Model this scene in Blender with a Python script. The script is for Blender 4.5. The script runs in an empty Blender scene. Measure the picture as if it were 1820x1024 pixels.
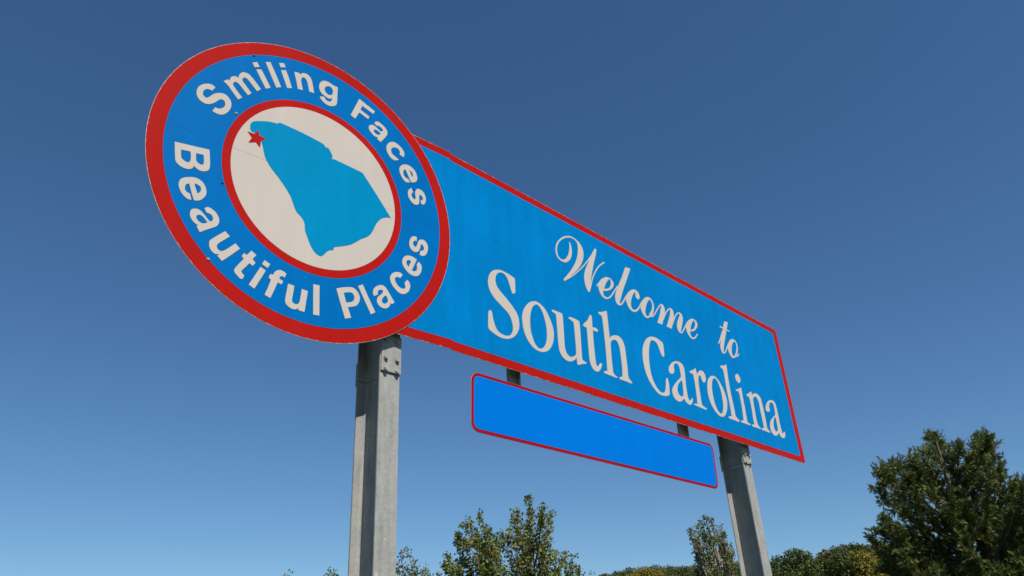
import bpy, math, random
import numpy as np
from mathutils import Vector, Matrix
from mathutils.geometry import tessellate_polygon
random.seed(11); rng = np.random.default_rng(11)
SC = bpy.context.scene; COL = SC.collection

# ------------------------------------------------ camera, sky, sun, exposure
cam = bpy.data.cameras.new('camera'); cam_o = bpy.data.objects.new('camera', cam); COL.objects.link(cam_o)
cam.sensor_width = 36.0; cam.lens = 36.0 * 1351.7142 / 1820.0
cam.clip_start = 0.05; cam.clip_end = 6000
_r = Vector((0.99844915, 0.02544819, -0.04951451)); _u = Vector((0.05567133, -0.45640594, 0.88802834)); _f = Vector((0, 0.88940767, 0.45711485))
cam_o.matrix_world = Matrix(((_r.x, _u.x, -_f.x, 0), (_r.y, _u.y, -_f.y, 0), (_r.z, _u.z, -_f.z, 1.6), (0, 0, 0, 1)))
SC.camera = cam_o
SUN = Vector((0.5176, -0.9101, 1.3800)).normalized()
world = bpy.data.worlds.new('World'); SC.world = world; world.use_nodes = True
wn = world.node_tree.nodes; wl = world.node_tree.links
bg = wn['Background']
sky = wn.new('ShaderNodeTexSky'); sky.sky_type = 'NISHITA'; sky.sun_disc = False
sky.sun_elevation = math.asin(SUN.z); sky.sun_rotation = math.atan2(SUN.x, SUN.y)
sky.altitude = 300; sky.air_density = 1.0; sky.dust_density = 0.1; sky.ozone_density = 10.0
sep = wn.new('ShaderNodeSeparateColor'); com = wn.new('ShaderNodeCombineColor'); wl.new(sky.outputs[0], sep.inputs[0]); wl.new(com.outputs[0], bg.inputs[0])
for ch, (pw, k) in enumerate(((1.13, .89), (1.03, .985), (.95, 1.045))):      # clear deep-blue autumn air: a touch more contrast in red, less in blue
    a_ = wn.new('ShaderNodeMath'); a_.operation = 'POWER'; a_.inputs[1].default_value = pw; wl.new(sep.outputs[ch], a_.inputs[0])
    b_ = wn.new('ShaderNodeMath'); b_.operation = 'MULTIPLY'; b_.inputs[1].default_value = k; wl.new(a_.outputs[0], b_.inputs[0]); wl.new(b_.outputs[0], com.inputs[ch])
bg.inputs[1].default_value = 0.0808
sd = bpy.data.lights.new('sun', 'SUN'); sd.energy = 5.0; sd.angle = math.radians(0.53); sd.color = (1, 0.955, 0.88)
so = bpy.data.objects.new('sun', sd); COL.objects.link(so); so.location = (20, -25, 40)
so.rotation_mode = 'QUATERNION'; so.rotation_quaternion = SUN.to_track_quat('Z', 'Y')
SC.view_settings.view_transform = 'Standard'; SC.view_settings.look = 'None'
SC.view_settings.exposure = 0.35; SC.view_settings.gamma = 1.0; SC.view_settings.use_curve_mapping = False
SC.cycles.max_bounces = 6; SC.cycles.transparent_max_bounces = 4

# ------------------------------------------------ helpers
def tag(o, label=None, cat=None, group=None, kind=None):
    if label: o['label'] = label
    if cat: o['category'] = cat
    if group: o['group'] = group
    if kind: o['kind'] = kind
    return o
def link(name, me, parent=None, mats=()):
    for m in mats: me.materials.append(m)
    o = bpy.data.objects.new(name, me); COL.objects.link(o)
    if parent: o.parent = parent
    return o
def empty(name, loc, rz=0):
    o = bpy.data.objects.new(name, None); COL.objects.link(o); o.location = loc; o.rotation_euler = (0, 0, rz); o.empty_display_size = .3
    return o
class MB:
    def __init__(s): s.v = []; s.f = []; s.m = []
    def add(s, vs, fs, m=0):
        b = len(s.v); s.v += [tuple(v) for v in vs]; s.f += [tuple(b + i for i in f) for f in fs]; s.m += [m] * len(fs)
    def box(s, x0, x1, y0, y1, z0, z1, m=0):
        vs = [(x, y, z) for z in (z0, z1) for y in (y0, y1) for x in (x0, x1)]
        s.add(vs, [(0, 2, 3, 1), (4, 5, 7, 6), (0, 1, 5, 4), (2, 6, 7, 3), (0, 4, 6, 2), (1, 3, 7, 5)], m)
    def plate(s, loops, y0, y1, m=0, mside=None):
        # loops: outline + holes in (x, z); front face at y0 (towards -y), back at y1
        ls = [[Vector((a, c, 0)) for a, c in lp] for lp in loops]
        tri = tessellate_polygon(ls); flat = [p for lp in loops for p in lp]; n = len(flat)
        vs = [(a, y0, c) for a, c in flat] + [(a, y1, c) for a, c in flat]
        fs = []
        for t in tri:
            a, b, c = (flat[i] for i in t)
            cr = (b[0] - a[0]) * (c[1] - a[1]) - (b[1] - a[1]) * (c[0] - a[0])
            t = tuple(t) if cr > 0 else tuple(reversed(t))
            fs.append(t); fs.append(tuple(n + i for i in reversed(t)))
        s.add(vs, fs, m)
        side = []; k = 0
        for li, lp in enumerate(loops):
            L = len(lp)
            ar = sum(lp[i][0] * lp[(i + 1) % L][1] - lp[(i + 1) % L][0] * lp[i][1] for i in range(L))
            fl = (ar > 0) == (li == 0)
            for i in range(L):
                a, b = k + i, k + (i + 1) % L
                side.append((a, a + n, b + n, b) if fl else (b, b + n, a + n, a))
            k += L
        s.add(vs, side, m if mside is None else mside)
    def build(s, name, parent, *mats, smooth=False):
        me = bpy.data.meshes.new(name); me.from_pydata(s.v, [], s.f); me.polygons.foreach_set('material_index', s.m)
        if smooth: me.polygons.foreach_set('use_smooth', [True] * len(s.f))
        me.update(); return link(name, me, parent, mats)
def smooth_loop(pts, n=4):
    # closed Catmull-Rom through the points; a third entry marks a corner
    out = []; L = len(pts)
    for i in range(L):
        p0, p1, p2, p3 = pts[i - 1], pts[i], pts[(i + 1) % L], pts[(i + 2) % L]
        c1, c2 = len(p1) > 2, len(p2) > 2
        P1 = np.array(p1[:2]); P2 = np.array(p2[:2])
        if c1 and c2: out.append(tuple(P1)); continue
        t1 = (P2 - np.array(p0[:2])) / 2 if not c1 else (P2 - P1)
        t2 = (np.array(p3[:2]) - P1) / 2 if not c2 else (P2 - P1)
        d = np.linalg.norm(P2 - P1)
        for q in (t1, t2):
            l = np.linalg.norm(q)
            if l > d * 1.1: q *= d * 1.1 / l
        for k in range(n):
            t = k / n; h = t * t
            out.append(tuple((2 * t**3 - 3 * h + 1) * P1 + (t**3 - 2 * h + t) * t1 + (3 * h - 2 * t**3) * P2 + (t**3 - h) * t2))
    return out

# ------------------------------------------------ materials
def mat(name): 
    m = bpy.data.materials.new(name); m.use_nodes = True; nt = m.node_tree
    return m, nt.nodes, nt.links, nt.nodes['Principled BSDF']
def film(name, col, rough=.42, wear=.10, chip=None):
    m, N, L, b = mat(name)
    tc = N.new('ShaderNodeTexCoord')
    n1 = N.new('ShaderNodeTexNoise'); n1.inputs['Scale'].default_value = 1.3; n1.inputs['Detail'].default_value = 6
    n2 = N.new('ShaderNodeTexNoise'); n2.inputs['Scale'].default_value = 14; n2.inputs['Detail'].default_value = 8
    mp = N.new('ShaderNodeMapping'); mp.inputs['Scale'].default_value = (3.5, 3.5, .5)      # rain streaks run down
    n3 = N.new('ShaderNodeTexNoise'); n3.inputs['Scale'].default_value = 2.2; n3.inputs['Detail'].default_value = 5
    L.new(tc.outputs['Object'], n1.inputs['Vector']); L.new(tc.outputs['Object'], n2.inputs['Vector'])
    L.new(tc.outputs['Object'], mp.inputs['Vector']); L.new(mp.outputs[0], n3.inputs['Vector'])
    a = N.new('ShaderNodeMath'); a.operation = 'ADD'; L.new(n1.outputs[0], a.inputs[0]); L.new(n3.outputs[0], a.inputs[1])
    a2 = N.new('ShaderNodeMath'); a2.operation = 'MULTIPLY_ADD'; a2.inputs[1].default_value = .5; L.new(n2.outputs[0], a2.inputs[0]); L.new(a.outputs[0], a2.inputs[2])
    r = N.new('ShaderNodeMapRange'); r.inputs[1].default_value = .95; r.inputs[2].default_value = 1.55; r.inputs[3].default_value = 1 - wear; r.inputs[4].default_value = 1 + wear
    L.new(a2.outputs[0], r.inputs[0])
    mx = N.new('ShaderNodeMix'); mx.data_type = 'RGBA'; mx.blend_type = 'MULTIPLY'; mx.inputs[0].default_value = 1
    mx.inputs[6].default_value = (*col, 1); L.new(r.outputs[0], mx.inputs[7])
    out = mx.outputs[2]
    if chip:
        v = N.new('ShaderNodeTexNoise'); v.inputs['Scale'].default_value = 70; v.inputs['Detail'].default_value = 3; L.new(tc.outputs['Object'], v.inputs['Vector'])
        rr = N.new('ShaderNodeMapRange'); rr.inputs[1].default_value = .74; rr.inputs[2].default_value = .76; L.new(v.outputs[0], rr.inputs[0])
        m2 = N.new('ShaderNodeMix'); m2.data_type = 'RGBA'; L.new(rr.outputs[0], m2.inputs[0]); L.new(out, m2.inputs[6]); m2.inputs[7].default_value = (*chip, 1); out = m2.outputs[2]
    L.new(out, b.inputs['Base Color']); b.inputs['Roughness'].default_value = rough; b.inputs['Specular IOR Level'].default_value = .03
    bp = N.new('ShaderNodeBump'); bp.inputs['Strength'].default_value = .12; bp.inputs['Distance'].default_value = .01
    L.new(n1.outputs[0], bp.inputs['Height']); L.new(bp.outputs[0], b.inputs['Normal'])
    return m
M = dict(
    blue=film('blue_sheeting', (0.0, .118, .365), wear=.06), blue2=film('panel_blue_sheeting', (0.0, .158, .42), wear=.10),
    blue3=film("plate_blue_sheeting", (0.0, .140, .53), wear=.03),
    cyan=film('light_blue_sheeting', (0.0000, 0.1961, 0.3923), wear=.07), red=film('red_sheeting', (0.3491, 0.0094, 0.0067), wear=.07, chip=(.43, .2, .16)),
    red2=film('plate_red_edge', (0.2668, 0.0063, 0.0126)), white=film('white_sheeting', (.462, .410, .362), wear=.03), letter=film('letter_vinyl', (.470, .417, .366), wear=.03))
def galv(name, base):
    m, N, L, b = mat(name)
    tc = N.new('ShaderNodeTexCoord')
    vo = N.new('ShaderNodeTexVoronoi'); vo.inputs['Scale'].default_value = 55; L.new(tc.outputs['Object'], vo.inputs['Vector'])
    n = N.new('ShaderNodeTexNoise'); n.inputs['Scale'].default_value = 6; n.inputs['Detail'].default_value = 8; n.inputs['Roughness'].default_value = .65; L.new(tc.outputs['Object'], n.inputs['Vector'])
    mp = N.new('ShaderNodeMapping'); mp.inputs['Scale'].default_value = (14, 14, 1.6); L.new(tc.outputs['Object'], mp.inputs['Vector'])
    n2 = N.new('ShaderNodeTexNoise'); n2.inputs['Scale'].default_value = 2; n2.inputs['Detail'].default_value = 6; L.new(mp.outputs[0], n2.inputs['Vector'])
    r = N.new('ShaderNodeValToRGB'); r.color_ramp.elements[0].position = .34; r.color_ramp.elements[1].position = .62
    r.color_ramp.elements[0].color = (base * .74, base * .75, base * .71, 1); r.color_ramp.elements[1].color = (base * 1.18, base * 1.15, base * 1.08, 1)
    a = N.new('ShaderNodeMix'); a.data_type = 'FLOAT'; a.inputs[0].default_value = .5; L.new(n.outputs[0], a.inputs[2]); L.new(n2.outputs[0], a.inputs[3])
    a3 = N.new('ShaderNodeMix'); a3.data_type = 'FLOAT'; a3.inputs[0].default_value = .15; L.new(a.outputs[0], a3.inputs[2]); L.new(vo.outputs['Distance'], a3.inputs[3])
    L.new(a3.outputs[0], r.inputs[0])
    sp = N.new('ShaderNodeTexNoise'); sp.inputs['Scale'].default_value = 26; sp.inputs['Detail'].default_value = 2; L.new(tc.outputs['Object'], sp.inputs['Vector'])
    rs = N.new('ShaderNodeMapRange'); rs.inputs[1].default_value = .70; rs.inputs[2].default_value = .78; L.new(sp.outputs[0], rs.inputs[0])
    mx = N.new('ShaderNodeMix'); mx.data_type = 'RGBA'; L.new(rs.outputs[0], mx.inputs[0]); L.new(r.outputs[0], mx.inputs[6]); mx.inputs[7].default_value = (base * 1.5, base * 1.45, base * 1.3, 1)
    L.new(mx.outputs[2], b.inputs['Base Color'])
    b.inputs['Metallic'].default_value = 0; b.inputs['Specular IOR Level'].default_value = .06; b.inputs['Roughness'].default_value = .6
    bp = N.new('ShaderNodeBump'); bp.inputs['Strength'].default_value = .25; bp.inputs['Distance'].default_value = .004; L.new(n.outputs[0], bp.inputs['Height']); L.new(bp.outputs[0], b.inputs['Normal'])
    return m
M['galv'] = galv('galvanised_steel', .285); M['bolt'] = galv('bolt_steel', .27)
M['alu'] = galv('weathered_aluminium', .33)
m, N, L, b = mat('pale_edge'); b.inputs['Base Color'].default_value = (.38, .32, .28, 1); b.inputs['Roughness'].default_value = .7; M['edge'] = m
def leafmat(name, stops, trans=.35):
    m, N, L, b = mat(name)
    g = N.new('ShaderNodeNewGeometry'); r = N.new('ShaderNodeValToRGB'); cr = r.color_ramp
    while len(cr.elements) < len(stops): cr.elements.new(.5)
    for e, (p, c) in zip(cr.elements, stops): e.position = p; e.color = (*c, 1)
    tc = N.new('ShaderNodeTexCoord'); n = N.new('ShaderNodeTexNoise'); n.inputs['Scale'].default_value = .9; L.new(tc.outputs['Object'], n.inputs['Vector'])
    a = N.new('ShaderNodeMix'); a.data_type = 'FLOAT'; a.inputs[0].default_value = .45; L.new(g.outputs['Random Per Island'], a.inputs[2]); L.new(n.outputs[0], a.inputs[3])
    L.new(a.outputs[0], r.inputs[0]); L.new(r.outputs[0], b.inputs['Base Color'])
    b.inputs['Roughness'].default_value = .55; b.inputs['Specular IOR Level'].default_value = .3
    t = N.new('ShaderNodeBsdfTranslucent'); L.new(r.outputs[0], t.inputs[0]); ms = N.new('ShaderNodeMixShader'); ms.inputs[0].default_value = trans
    L.new(b.outputs[0], ms.inputs[1]); L.new(t.outputs[0], ms.inputs[2]); L.new(ms.outputs[0], N['Material Output'].inputs[0])
    return m
M['broad'] = leafmat('green_leaves', [(0.15, (0.0450, 0.0765, 0.0162)), (.42, (0.0990, 0.1485, 0.0270)), (.62, (0.1980, 0.2070, 0.0405)), (.85, (0.2700, 0.1800, 0.0540))])
M['vine'] = leafmat('grey_green_leaves', [(0.15, (0.0450, 0.0765, 0.0270)), (.45, (0.1350, 0.1620, 0.0495)), (.68, (0.2340, 0.2250, 0.0900)), (.9, (0.2520, 0.1710, 0.0810))])
M['yellow'] = leafmat('yellowing_leaves', [(0.1, (0.0630, 0.0810, 0.0180)), (.5, (0.1800, 0.1800, 0.0450)), (.9, (0.2700, 0.1980, 0.0630))])
M['cedar'] = leafmat('cedar_needles', [(0.15, (0.0322, 0.0532, 0.0122)), (.45, (0.0760, 0.1055, 0.0199)), (.72, (0.1520, 0.1652, 0.0344)), (.92, (0.2325, 0.1467, 0.0459))], .25)
M['ridge0'] = leafmat('ridge_green', [(0.2, (0.0405, 0.0630, 0.0162)), (.6, (0.0810, 0.1125, 0.0252)), (.9, (0.1440, 0.1530, 0.0360))])
M['ridge1'] = leafmat('ridge_olive', [(0.2, (0.0495, 0.0630, 0.0162)), (.6, (0.1080, 0.1170, 0.0288)), (.9, (0.1980, 0.1530, 0.0450))])
M['ridge2'] = leafmat('ridge_yellow', [(0.2, (0.0632, 0.0713, 0.0146)), (.5, (0.2387, 0.2059, 0.0243)), (.9, (0.3229, 0.2218, 0.0405))])
m, N, L, b = mat('bark'); n = N.new('ShaderNodeTexNoise'); n.inputs['Scale'].default_value = 9; n.inputs['Detail'].default_value = 6
r = N.new('ShaderNodeValToRGB'); r.color_ramp.elements[0].color = (.05, .038, .028, 1); r.color_ramp.elements[1].color = (.2, .16, .125, 1); L.new(n.outputs[0], r.inputs[0]); L.new(r.outputs[0], b.inputs['Base Color']); b.inputs['Roughness'].default_value = .9; M['bark'] = m
m, N, L, b = mat('pale_bark'); n = N.new('ShaderNodeTexNoise'); n.inputs['Scale'].default_value = 9; n.inputs['Detail'].default_value = 6
r = N.new('ShaderNodeValToRGB'); r.color_ramp.elements[0].color = (.16, .13, .10, 1); r.color_ramp.elements[1].color = (.42, .37, .30, 1); L.new(n.outputs[0], r.inputs[0]); L.new(r.outputs[0], b.inputs['Base Color']); b.inputs['Roughness'].default_value = .9; M['palebark'] = m
m, N, L, b = mat('grass'); n = N.new('ShaderNodeTexNoise'); n.inputs['Scale'].default_value = .35; n.inputs['Detail'].default_value = 12; n.inputs['Roughness'].default_value = .7
tc = N.new('ShaderNodeTexCoord'); L.new(tc.outputs['Object'], n.inputs['Vector'])
r = N.new('ShaderNodeValToRGB'); r.color_ramp.elements[0].position = .35; r.color_ramp.elements[1].position = .68; r.color_ramp.elements[0].color = (.022, .034, .011, 1); r.color_ramp.elements[1].color = (.07, .075, .028, 1); L.new(n.outputs[0], r.inputs[0]); L.new(r.outputs[0], b.inputs['Base Color']); b.inputs['Roughness'].default_value = .95
bp = N.new('ShaderNodeBump'); bp.inputs['Distance'].default_value = .08; L.new(n.outputs[0], bp.inputs['Height']); L.new(bp.outputs[0], b.inputs['Normal']); M['grass'] = m

# ------------------------------------------------ ground
g = MB()
rad = [0, 6, 15, 30, 50, 80, 120, 200, 400, 900, 2500]; K = 40
gv = [(0, 0, 0)]; gf = []
def gz(x, y):
    r_ = math.hypot(x, y); return (.05 * math.sin(x * .13 + 1) + .06 * math.sin(y * .11)) * min(1, r_ / 15) if r_ < 300 else 0
for q in rad[1:]:
    for k in range(K):
        a = 2 * math.pi * k / K; x, y = q * math.cos(a), q * math.sin(a) + 10; gv.append((x, y, gz(x, y)))
for k in range(K): gf.append((0, 1 + k, 1 + (k + 1) % K))
for i in range(len(rad) - 2):
    for k in range(K):
        a = 1 + i * K + k; c = 1 + i * K + (k + 1) % K; gf.append((a, a + K, c + K, c))
gv[0] = (0, 10, 0); g.add(gv, gf)
tag(g.build('ground', None, M['grass'], smooth=True), kind='structure')

RIVETS = [(-0.608, 0.926), (-0.673, 0.339), (-0.698, -0.264), (-0.713, -0.856), (0.841, 0.334)]
LETTERS = [
 ('P', 'S', [[[[2.0343,-0.2237],[2.0609,-0.1991],[2.0639,-0.1326],[2.0652,-0.0772],[2.0573,-0.0578],[2.0027,-0.0434],[1.9482,-0.0368],[1.8847,-0.0357],[1.8392,-0.0474],[1.7843,-0.0762],[1.7423,-0.1269],[1.7217,-0.1908],[1.7233,-0.2467],[1.7424,-0.2963],[1.796,-0.3487],[1.8806,-0.3986],[1.9574,-0.4446],[1.9936,-0.5032],[2.0047,-0.562],[1.9948,-0.6127],[1.9611,-0.6527],[1.9161,-0.6699],[1.8641,-0.6696],[1.8136,-0.6503],[1.782,-0.6058],[1.7636,-0.5506],[1.7521,-0.4931],[1.7374,-0.4806],[1.7157,-0.4906],[1.7083,-0.5199],[1.7029,-0.5954],[1.702,-0.6489],[1.7153,-0.6682],[1.7689,-0.6895],[1.8362,-0.704],[1.9054,-0.7003],[1.968,-0.6798],[2.0335,-0.6326],[2.0761,-0.5692],[2.0897,-0.5098],[2.0799,-0.4358],[2.0428,-0.3836],[1.983,-0.3315],[1.9058,-0.2783],[1.8377,-0.2297],[1.814,-0.1807],[1.8168,-0.1297],[1.8415,-0.085],[1.8833,-0.0595],[1.9286,-0.0583],[1.9632,-0.0865],[1.9872,-0.1365],[2.0102,-0.2013],[2.0198,-0.2212]]]]),
 ('P', 'o', [[[[2.3031,-0.2143],[2.238,-0.2497],[2.1758,-0.3159],[2.1417,-0.3858],[2.1316,-0.4476],[2.1374,-0.5236],[2.1575,-0.5884],[2.1993,-0.6471],[2.2513,-0.6872],[2.3188,-0.7045],[2.3894,-0.6977],[2.4548,-0.6658],[2.5054,-0.6135],[2.5406,-0.5415],[2.5538,-0.4646],[2.5433,-0.3936],[2.5096,-0.3222],[2.4617,-0.2548],[2.4015,-0.2188],[2.353,-0.2067]],[[2.332,-0.2391],[2.2939,-0.2659],[2.263,-0.3157],[2.2422,-0.3819],[2.2336,-0.4698],[2.2387,-0.5399],[2.2555,-0.5934],[2.2811,-0.6442],[2.3216,-0.675],[2.3566,-0.6741],[2.3989,-0.6482],[2.43,-0.6042],[2.4502,-0.5398],[2.4569,-0.4585],[2.4447,-0.3751],[2.4205,-0.3014],[2.3848,-0.2513],[2.3591,-0.2375]]]]),
 ('P', 'u', [[[[2.5493,-0.2294,1],[2.567,-0.2212],[2.633,-0.2197],[2.7012,-0.222,1],[2.7057,-0.2639],[2.7029,-0.3887],[2.6989,-0.4984],[2.6992,-0.5721],[2.7206,-0.6264],[2.7603,-0.6481],[2.7992,-0.6409],[2.8409,-0.6155],[2.8583,-0.5943,1],[2.8632,-0.5219],[2.8654,-0.398],[2.8656,-0.2867],[2.8588,-0.2641],[2.8214,-0.2505],[2.7934,-0.2413],[2.8,-0.2274],[2.8252,-0.2213],[2.8942,-0.2205],[2.9532,-0.2258,1],[2.9564,-0.2745],[2.9515,-0.4158],[2.9436,-0.5757],[2.9473,-0.6323],[2.9733,-0.6427],[3.004,-0.6486],[2.9899,-0.6635],[2.9388,-0.6781],[2.882,-0.7021],[2.8611,-0.7006,1],[2.8601,-0.6375,1],[2.8141,-0.6724],[2.7634,-0.697],[2.7068,-0.6992],[2.645,-0.6722],[2.6142,-0.6209],[2.6071,-0.5234],[2.6088,-0.3883],[2.6092,-0.2788],[2.6008,-0.2537],[2.5552,-0.2434]]]]),
 ('P', 't', [[[[3.1452,-0.1001],[3.1618,-0.1105],[3.1612,-0.1701],[3.1586,-0.234,1],[3.2049,-0.225],[3.2372,-0.2368],[3.2334,-0.2607],[3.1923,-0.2664],[3.1589,-0.2633,1],[3.1514,-0.3733],[3.1501,-0.4964],[3.1515,-0.601],[3.1627,-0.6423],[3.1875,-0.6362],[3.214,-0.6056],[3.236,-0.5962],[3.2465,-0.6057],[3.227,-0.6507],[3.1843,-0.6928],[3.1408,-0.7056],[3.0915,-0.6834],[3.0597,-0.6239],[3.0565,-0.5288],[3.0609,-0.3816],[3.0627,-0.2657,1],[3.0312,-0.2622],[3.0088,-0.2546],[3.0307,-0.225],[3.085,-0.1798],[3.1237,-0.1219]]]]),
 ('P', 'h', [[[[3.2827,-0.0311],[3.2995,-0.0199],[3.3388,-0.0097],[3.4281,0.0307,1],[3.4312,-0.0036],[3.4297,-0.1088],[3.4277,-0.2299],[3.4279,-0.2793,1],[3.463,-0.2458],[3.5257,-0.2172],[3.5914,-0.212],[3.6452,-0.2388],[3.6727,-0.3006],[3.6758,-0.4197],[3.6754,-0.5548],[3.6694,-0.6312],[3.6928,-0.663],[3.7249,-0.6846],[3.7087,-0.7007],[3.6345,-0.697],[3.52,-0.697],[3.5144,-0.6796],[3.5443,-0.6685],[3.5688,-0.653,1],[3.5813,-0.5608],[3.5837,-0.4262],[3.5777,-0.3344],[3.5578,-0.2884],[3.5221,-0.2723],[3.4754,-0.2834],[3.437,-0.321],[3.4292,-0.3653],[3.4207,-0.4844],[3.4184,-0.6166],[3.4188,-0.6491],[3.4433,-0.6718],[3.4785,-0.6838],[3.4636,-0.697],[3.3836,-0.6938],[3.2804,-0.6916],[3.2618,-0.68],[3.2908,-0.6658],[3.3242,-0.6554,1],[3.33,-0.5648],[3.3382,-0.4227],[3.3399,-0.229],[3.3381,-0.0751],[3.3254,-0.0529],[3.2889,-0.0465]]]]),
 ('P', 'C', [[[[4.3847,-0.2358],[4.411,-0.2181],[4.4205,-0.1347],[4.4193,-0.0663],[4.3753,-0.048],[4.3096,-0.0358],[4.2341,-0.0394],[4.1545,-0.0657],[4.0751,-0.1253],[4.0134,-0.2168],[3.9863,-0.3061],[3.9815,-0.4048],[3.9978,-0.5053],[4.0476,-0.5972],[4.1216,-0.6678],[4.1911,-0.7041],[4.2686,-0.7097],[4.3522,-0.6951],[4.4015,-0.6709,1],[4.4176,-0.5701],[4.4163,-0.5048],[4.3994,-0.4799],[4.3723,-0.5067],[4.3501,-0.5851],[4.3211,-0.648],[4.2915,-0.6705],[4.2366,-0.6784],[4.1784,-0.6473],[4.1323,-0.5938],[4.0989,-0.5134],[4.0918,-0.4019],[4.1034,-0.2925],[4.1362,-0.1759],[4.1787,-0.1056],[4.2241,-0.0831],[4.2771,-0.0875],[4.316,-0.1239],[4.3412,-0.1894],[4.3656,-0.2297]]]]),
 ('P', 'a', [[[[4.6317,-0.2264],[4.5426,-0.2699],[4.4778,-0.3323],[4.4592,-0.3788],[4.4795,-0.4073],[4.5223,-0.4031],[4.5589,-0.3801],[4.5728,-0.3431],[4.5741,-0.3004],[4.6081,-0.2623],[4.6537,-0.251],[4.6887,-0.281],[4.6944,-0.3395],[4.6926,-0.3993],[4.6386,-0.4413],[4.5412,-0.5177],[4.4739,-0.5902],[4.4656,-0.6491],[4.5007,-0.6983],[4.5658,-0.7131],[4.6261,-0.6966],[4.6834,-0.6518,1],[4.7135,-0.6866],[4.7723,-0.7058],[4.8188,-0.6938],[4.8611,-0.6478],[4.8701,-0.6167],[4.8512,-0.6165],[4.8232,-0.6432],[4.7879,-0.6505],[4.7711,-0.6084],[4.7703,-0.5082],[4.7824,-0.387],[4.7895,-0.2824],[4.7657,-0.2364],[4.7124,-0.2192]],[[4.6956,-0.4409],[4.6255,-0.4904],[4.5791,-0.5588],[4.58,-0.6081],[4.614,-0.6377],[4.6489,-0.6385],[4.6825,-0.619],[4.6967,-0.5412],[4.7035,-0.4643]]]]),
 ('P', 'r', [[[[5.0386,-0.2104],[5.0464,-0.2313],[5.0543,-0.2903,1],[5.0902,-0.2493],[5.1501,-0.2146],[5.2077,-0.2132],[5.2392,-0.251],[5.2383,-0.3003],[5.2107,-0.3433],[5.1711,-0.3563],[5.1486,-0.3372],[5.134,-0.2919],[5.1075,-0.2859],[5.0784,-0.3129],[5.0578,-0.382],[5.0519,-0.4948],[5.0485,-0.6213],[5.0593,-0.6541],[5.1035,-0.6686],[5.1417,-0.6804],[5.123,-0.6958],[5.0333,-0.6943],[4.9388,-0.6902],[4.8794,-0.6854],[4.8904,-0.6708],[4.9538,-0.6625,1],[4.9583,-0.6244],[4.9708,-0.5124],[4.9737,-0.3852],[4.9673,-0.3027,1],[4.9162,-0.2987],[4.8961,-0.2875],[4.9395,-0.265],[5.0027,-0.2378]]]]),
 ('P', 'o', [[[[5.4094,-0.2194],[5.331,-0.2584],[5.2708,-0.3255],[5.2389,-0.4139],[5.2322,-0.5037],[5.2611,-0.5933],[5.3232,-0.6679],[5.3965,-0.709],[5.4683,-0.7126],[5.5458,-0.6801],[5.6128,-0.6026],[5.6509,-0.5051],[5.6488,-0.4232],[5.6117,-0.3316],[5.547,-0.2543],[5.4838,-0.2187]],[[5.4383,-0.2443],[5.3893,-0.2821],[5.3556,-0.3555],[5.3414,-0.4319],[5.3419,-0.5206],[5.3679,-0.6193],[5.4233,-0.672],[5.466,-0.6756],[5.5077,-0.6395],[5.5449,-0.5513],[5.5534,-0.4599],[5.5487,-0.3621],[5.5218,-0.2851],[5.483,-0.2439]]]]),
 ('P', 'l', [[[[5.6529,-0.0359],[5.6853,-0.022],[5.7535,-0.0036],[5.8096,0.0232,1],[5.8096,-0.0134],[5.7964,-0.1289],[5.7868,-0.3351],[5.7944,-0.4673],[5.8,-0.5819],[5.8028,-0.6387],[5.84,-0.6643],[5.8755,-0.6862],[5.849,-0.7034],[5.7428,-0.6989],[5.6512,-0.7001],[5.6175,-0.6888],[5.6456,-0.673],[5.7008,-0.6624,1],[5.7072,-0.5838],[5.7073,-0.4522],[5.7023,-0.3116],[5.7099,-0.132],[5.7,-0.0701],[5.6591,-0.0542]]]]),
 ('P', 'i', [[[[5.9372,-0.277],[5.987,-0.2587],[6.0864,-0.2162,1],[6.0877,-0.2459],[6.0807,-0.3591],[6.0815,-0.4968],[6.0746,-0.6071],[6.0767,-0.6563],[6.1031,-0.6693],[6.1483,-0.679],[6.1193,-0.6951],[6.0248,-0.6928],[5.9216,-0.6941],[5.913,-0.6807],[5.9494,-0.6649],[5.9837,-0.6603,1],[5.9923,-0.5959],[6.006,-0.4664],[6.0067,-0.347],[5.993,-0.2898],[5.9404,-0.292]]],[[[6.0278,-0.0501],[5.9891,-0.0848],[5.9838,-0.1238],[6.0145,-0.159],[6.0566,-0.1636],[6.0967,-0.1356],[6.1082,-0.0951],[6.0867,-0.0572],[6.0646,-0.0452]]]]),
 ('P', 'n', [[[[6.186,-0.2902],[6.2296,-0.2696],[6.3312,-0.2163],[6.3411,-0.2285],[6.348,-0.2574,1],[6.3888,-0.2325],[6.4604,-0.2142],[6.5299,-0.2262],[6.57,-0.2658],[6.5785,-0.3597],[6.5844,-0.4817],[6.5801,-0.6042],[6.5792,-0.6508],[6.609,-0.6686],[6.6421,-0.6878],[6.6144,-0.7001],[6.5224,-0.6979],[6.4307,-0.6977],[6.4191,-0.6815],[6.4614,-0.6674],[6.4871,-0.6674,1],[6.4905,-0.5743],[6.4883,-0.4439],[6.4938,-0.3389],[6.4704,-0.2819],[6.4225,-0.2634],[6.3784,-0.2823],[6.3484,-0.3122],[6.3357,-0.4368],[6.329,-0.5678],[6.3363,-0.6398],[6.3614,-0.6672],[6.4034,-0.6843],[6.3767,-0.6964],[6.2876,-0.6942],[6.1977,-0.697],[6.176,-0.6847],[6.2091,-0.6678],[6.2462,-0.6637,1],[6.2456,-0.5745],[6.2576,-0.4524],[6.2559,-0.341],[6.2424,-0.3063],[6.1996,-0.3013]]]]),
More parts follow.
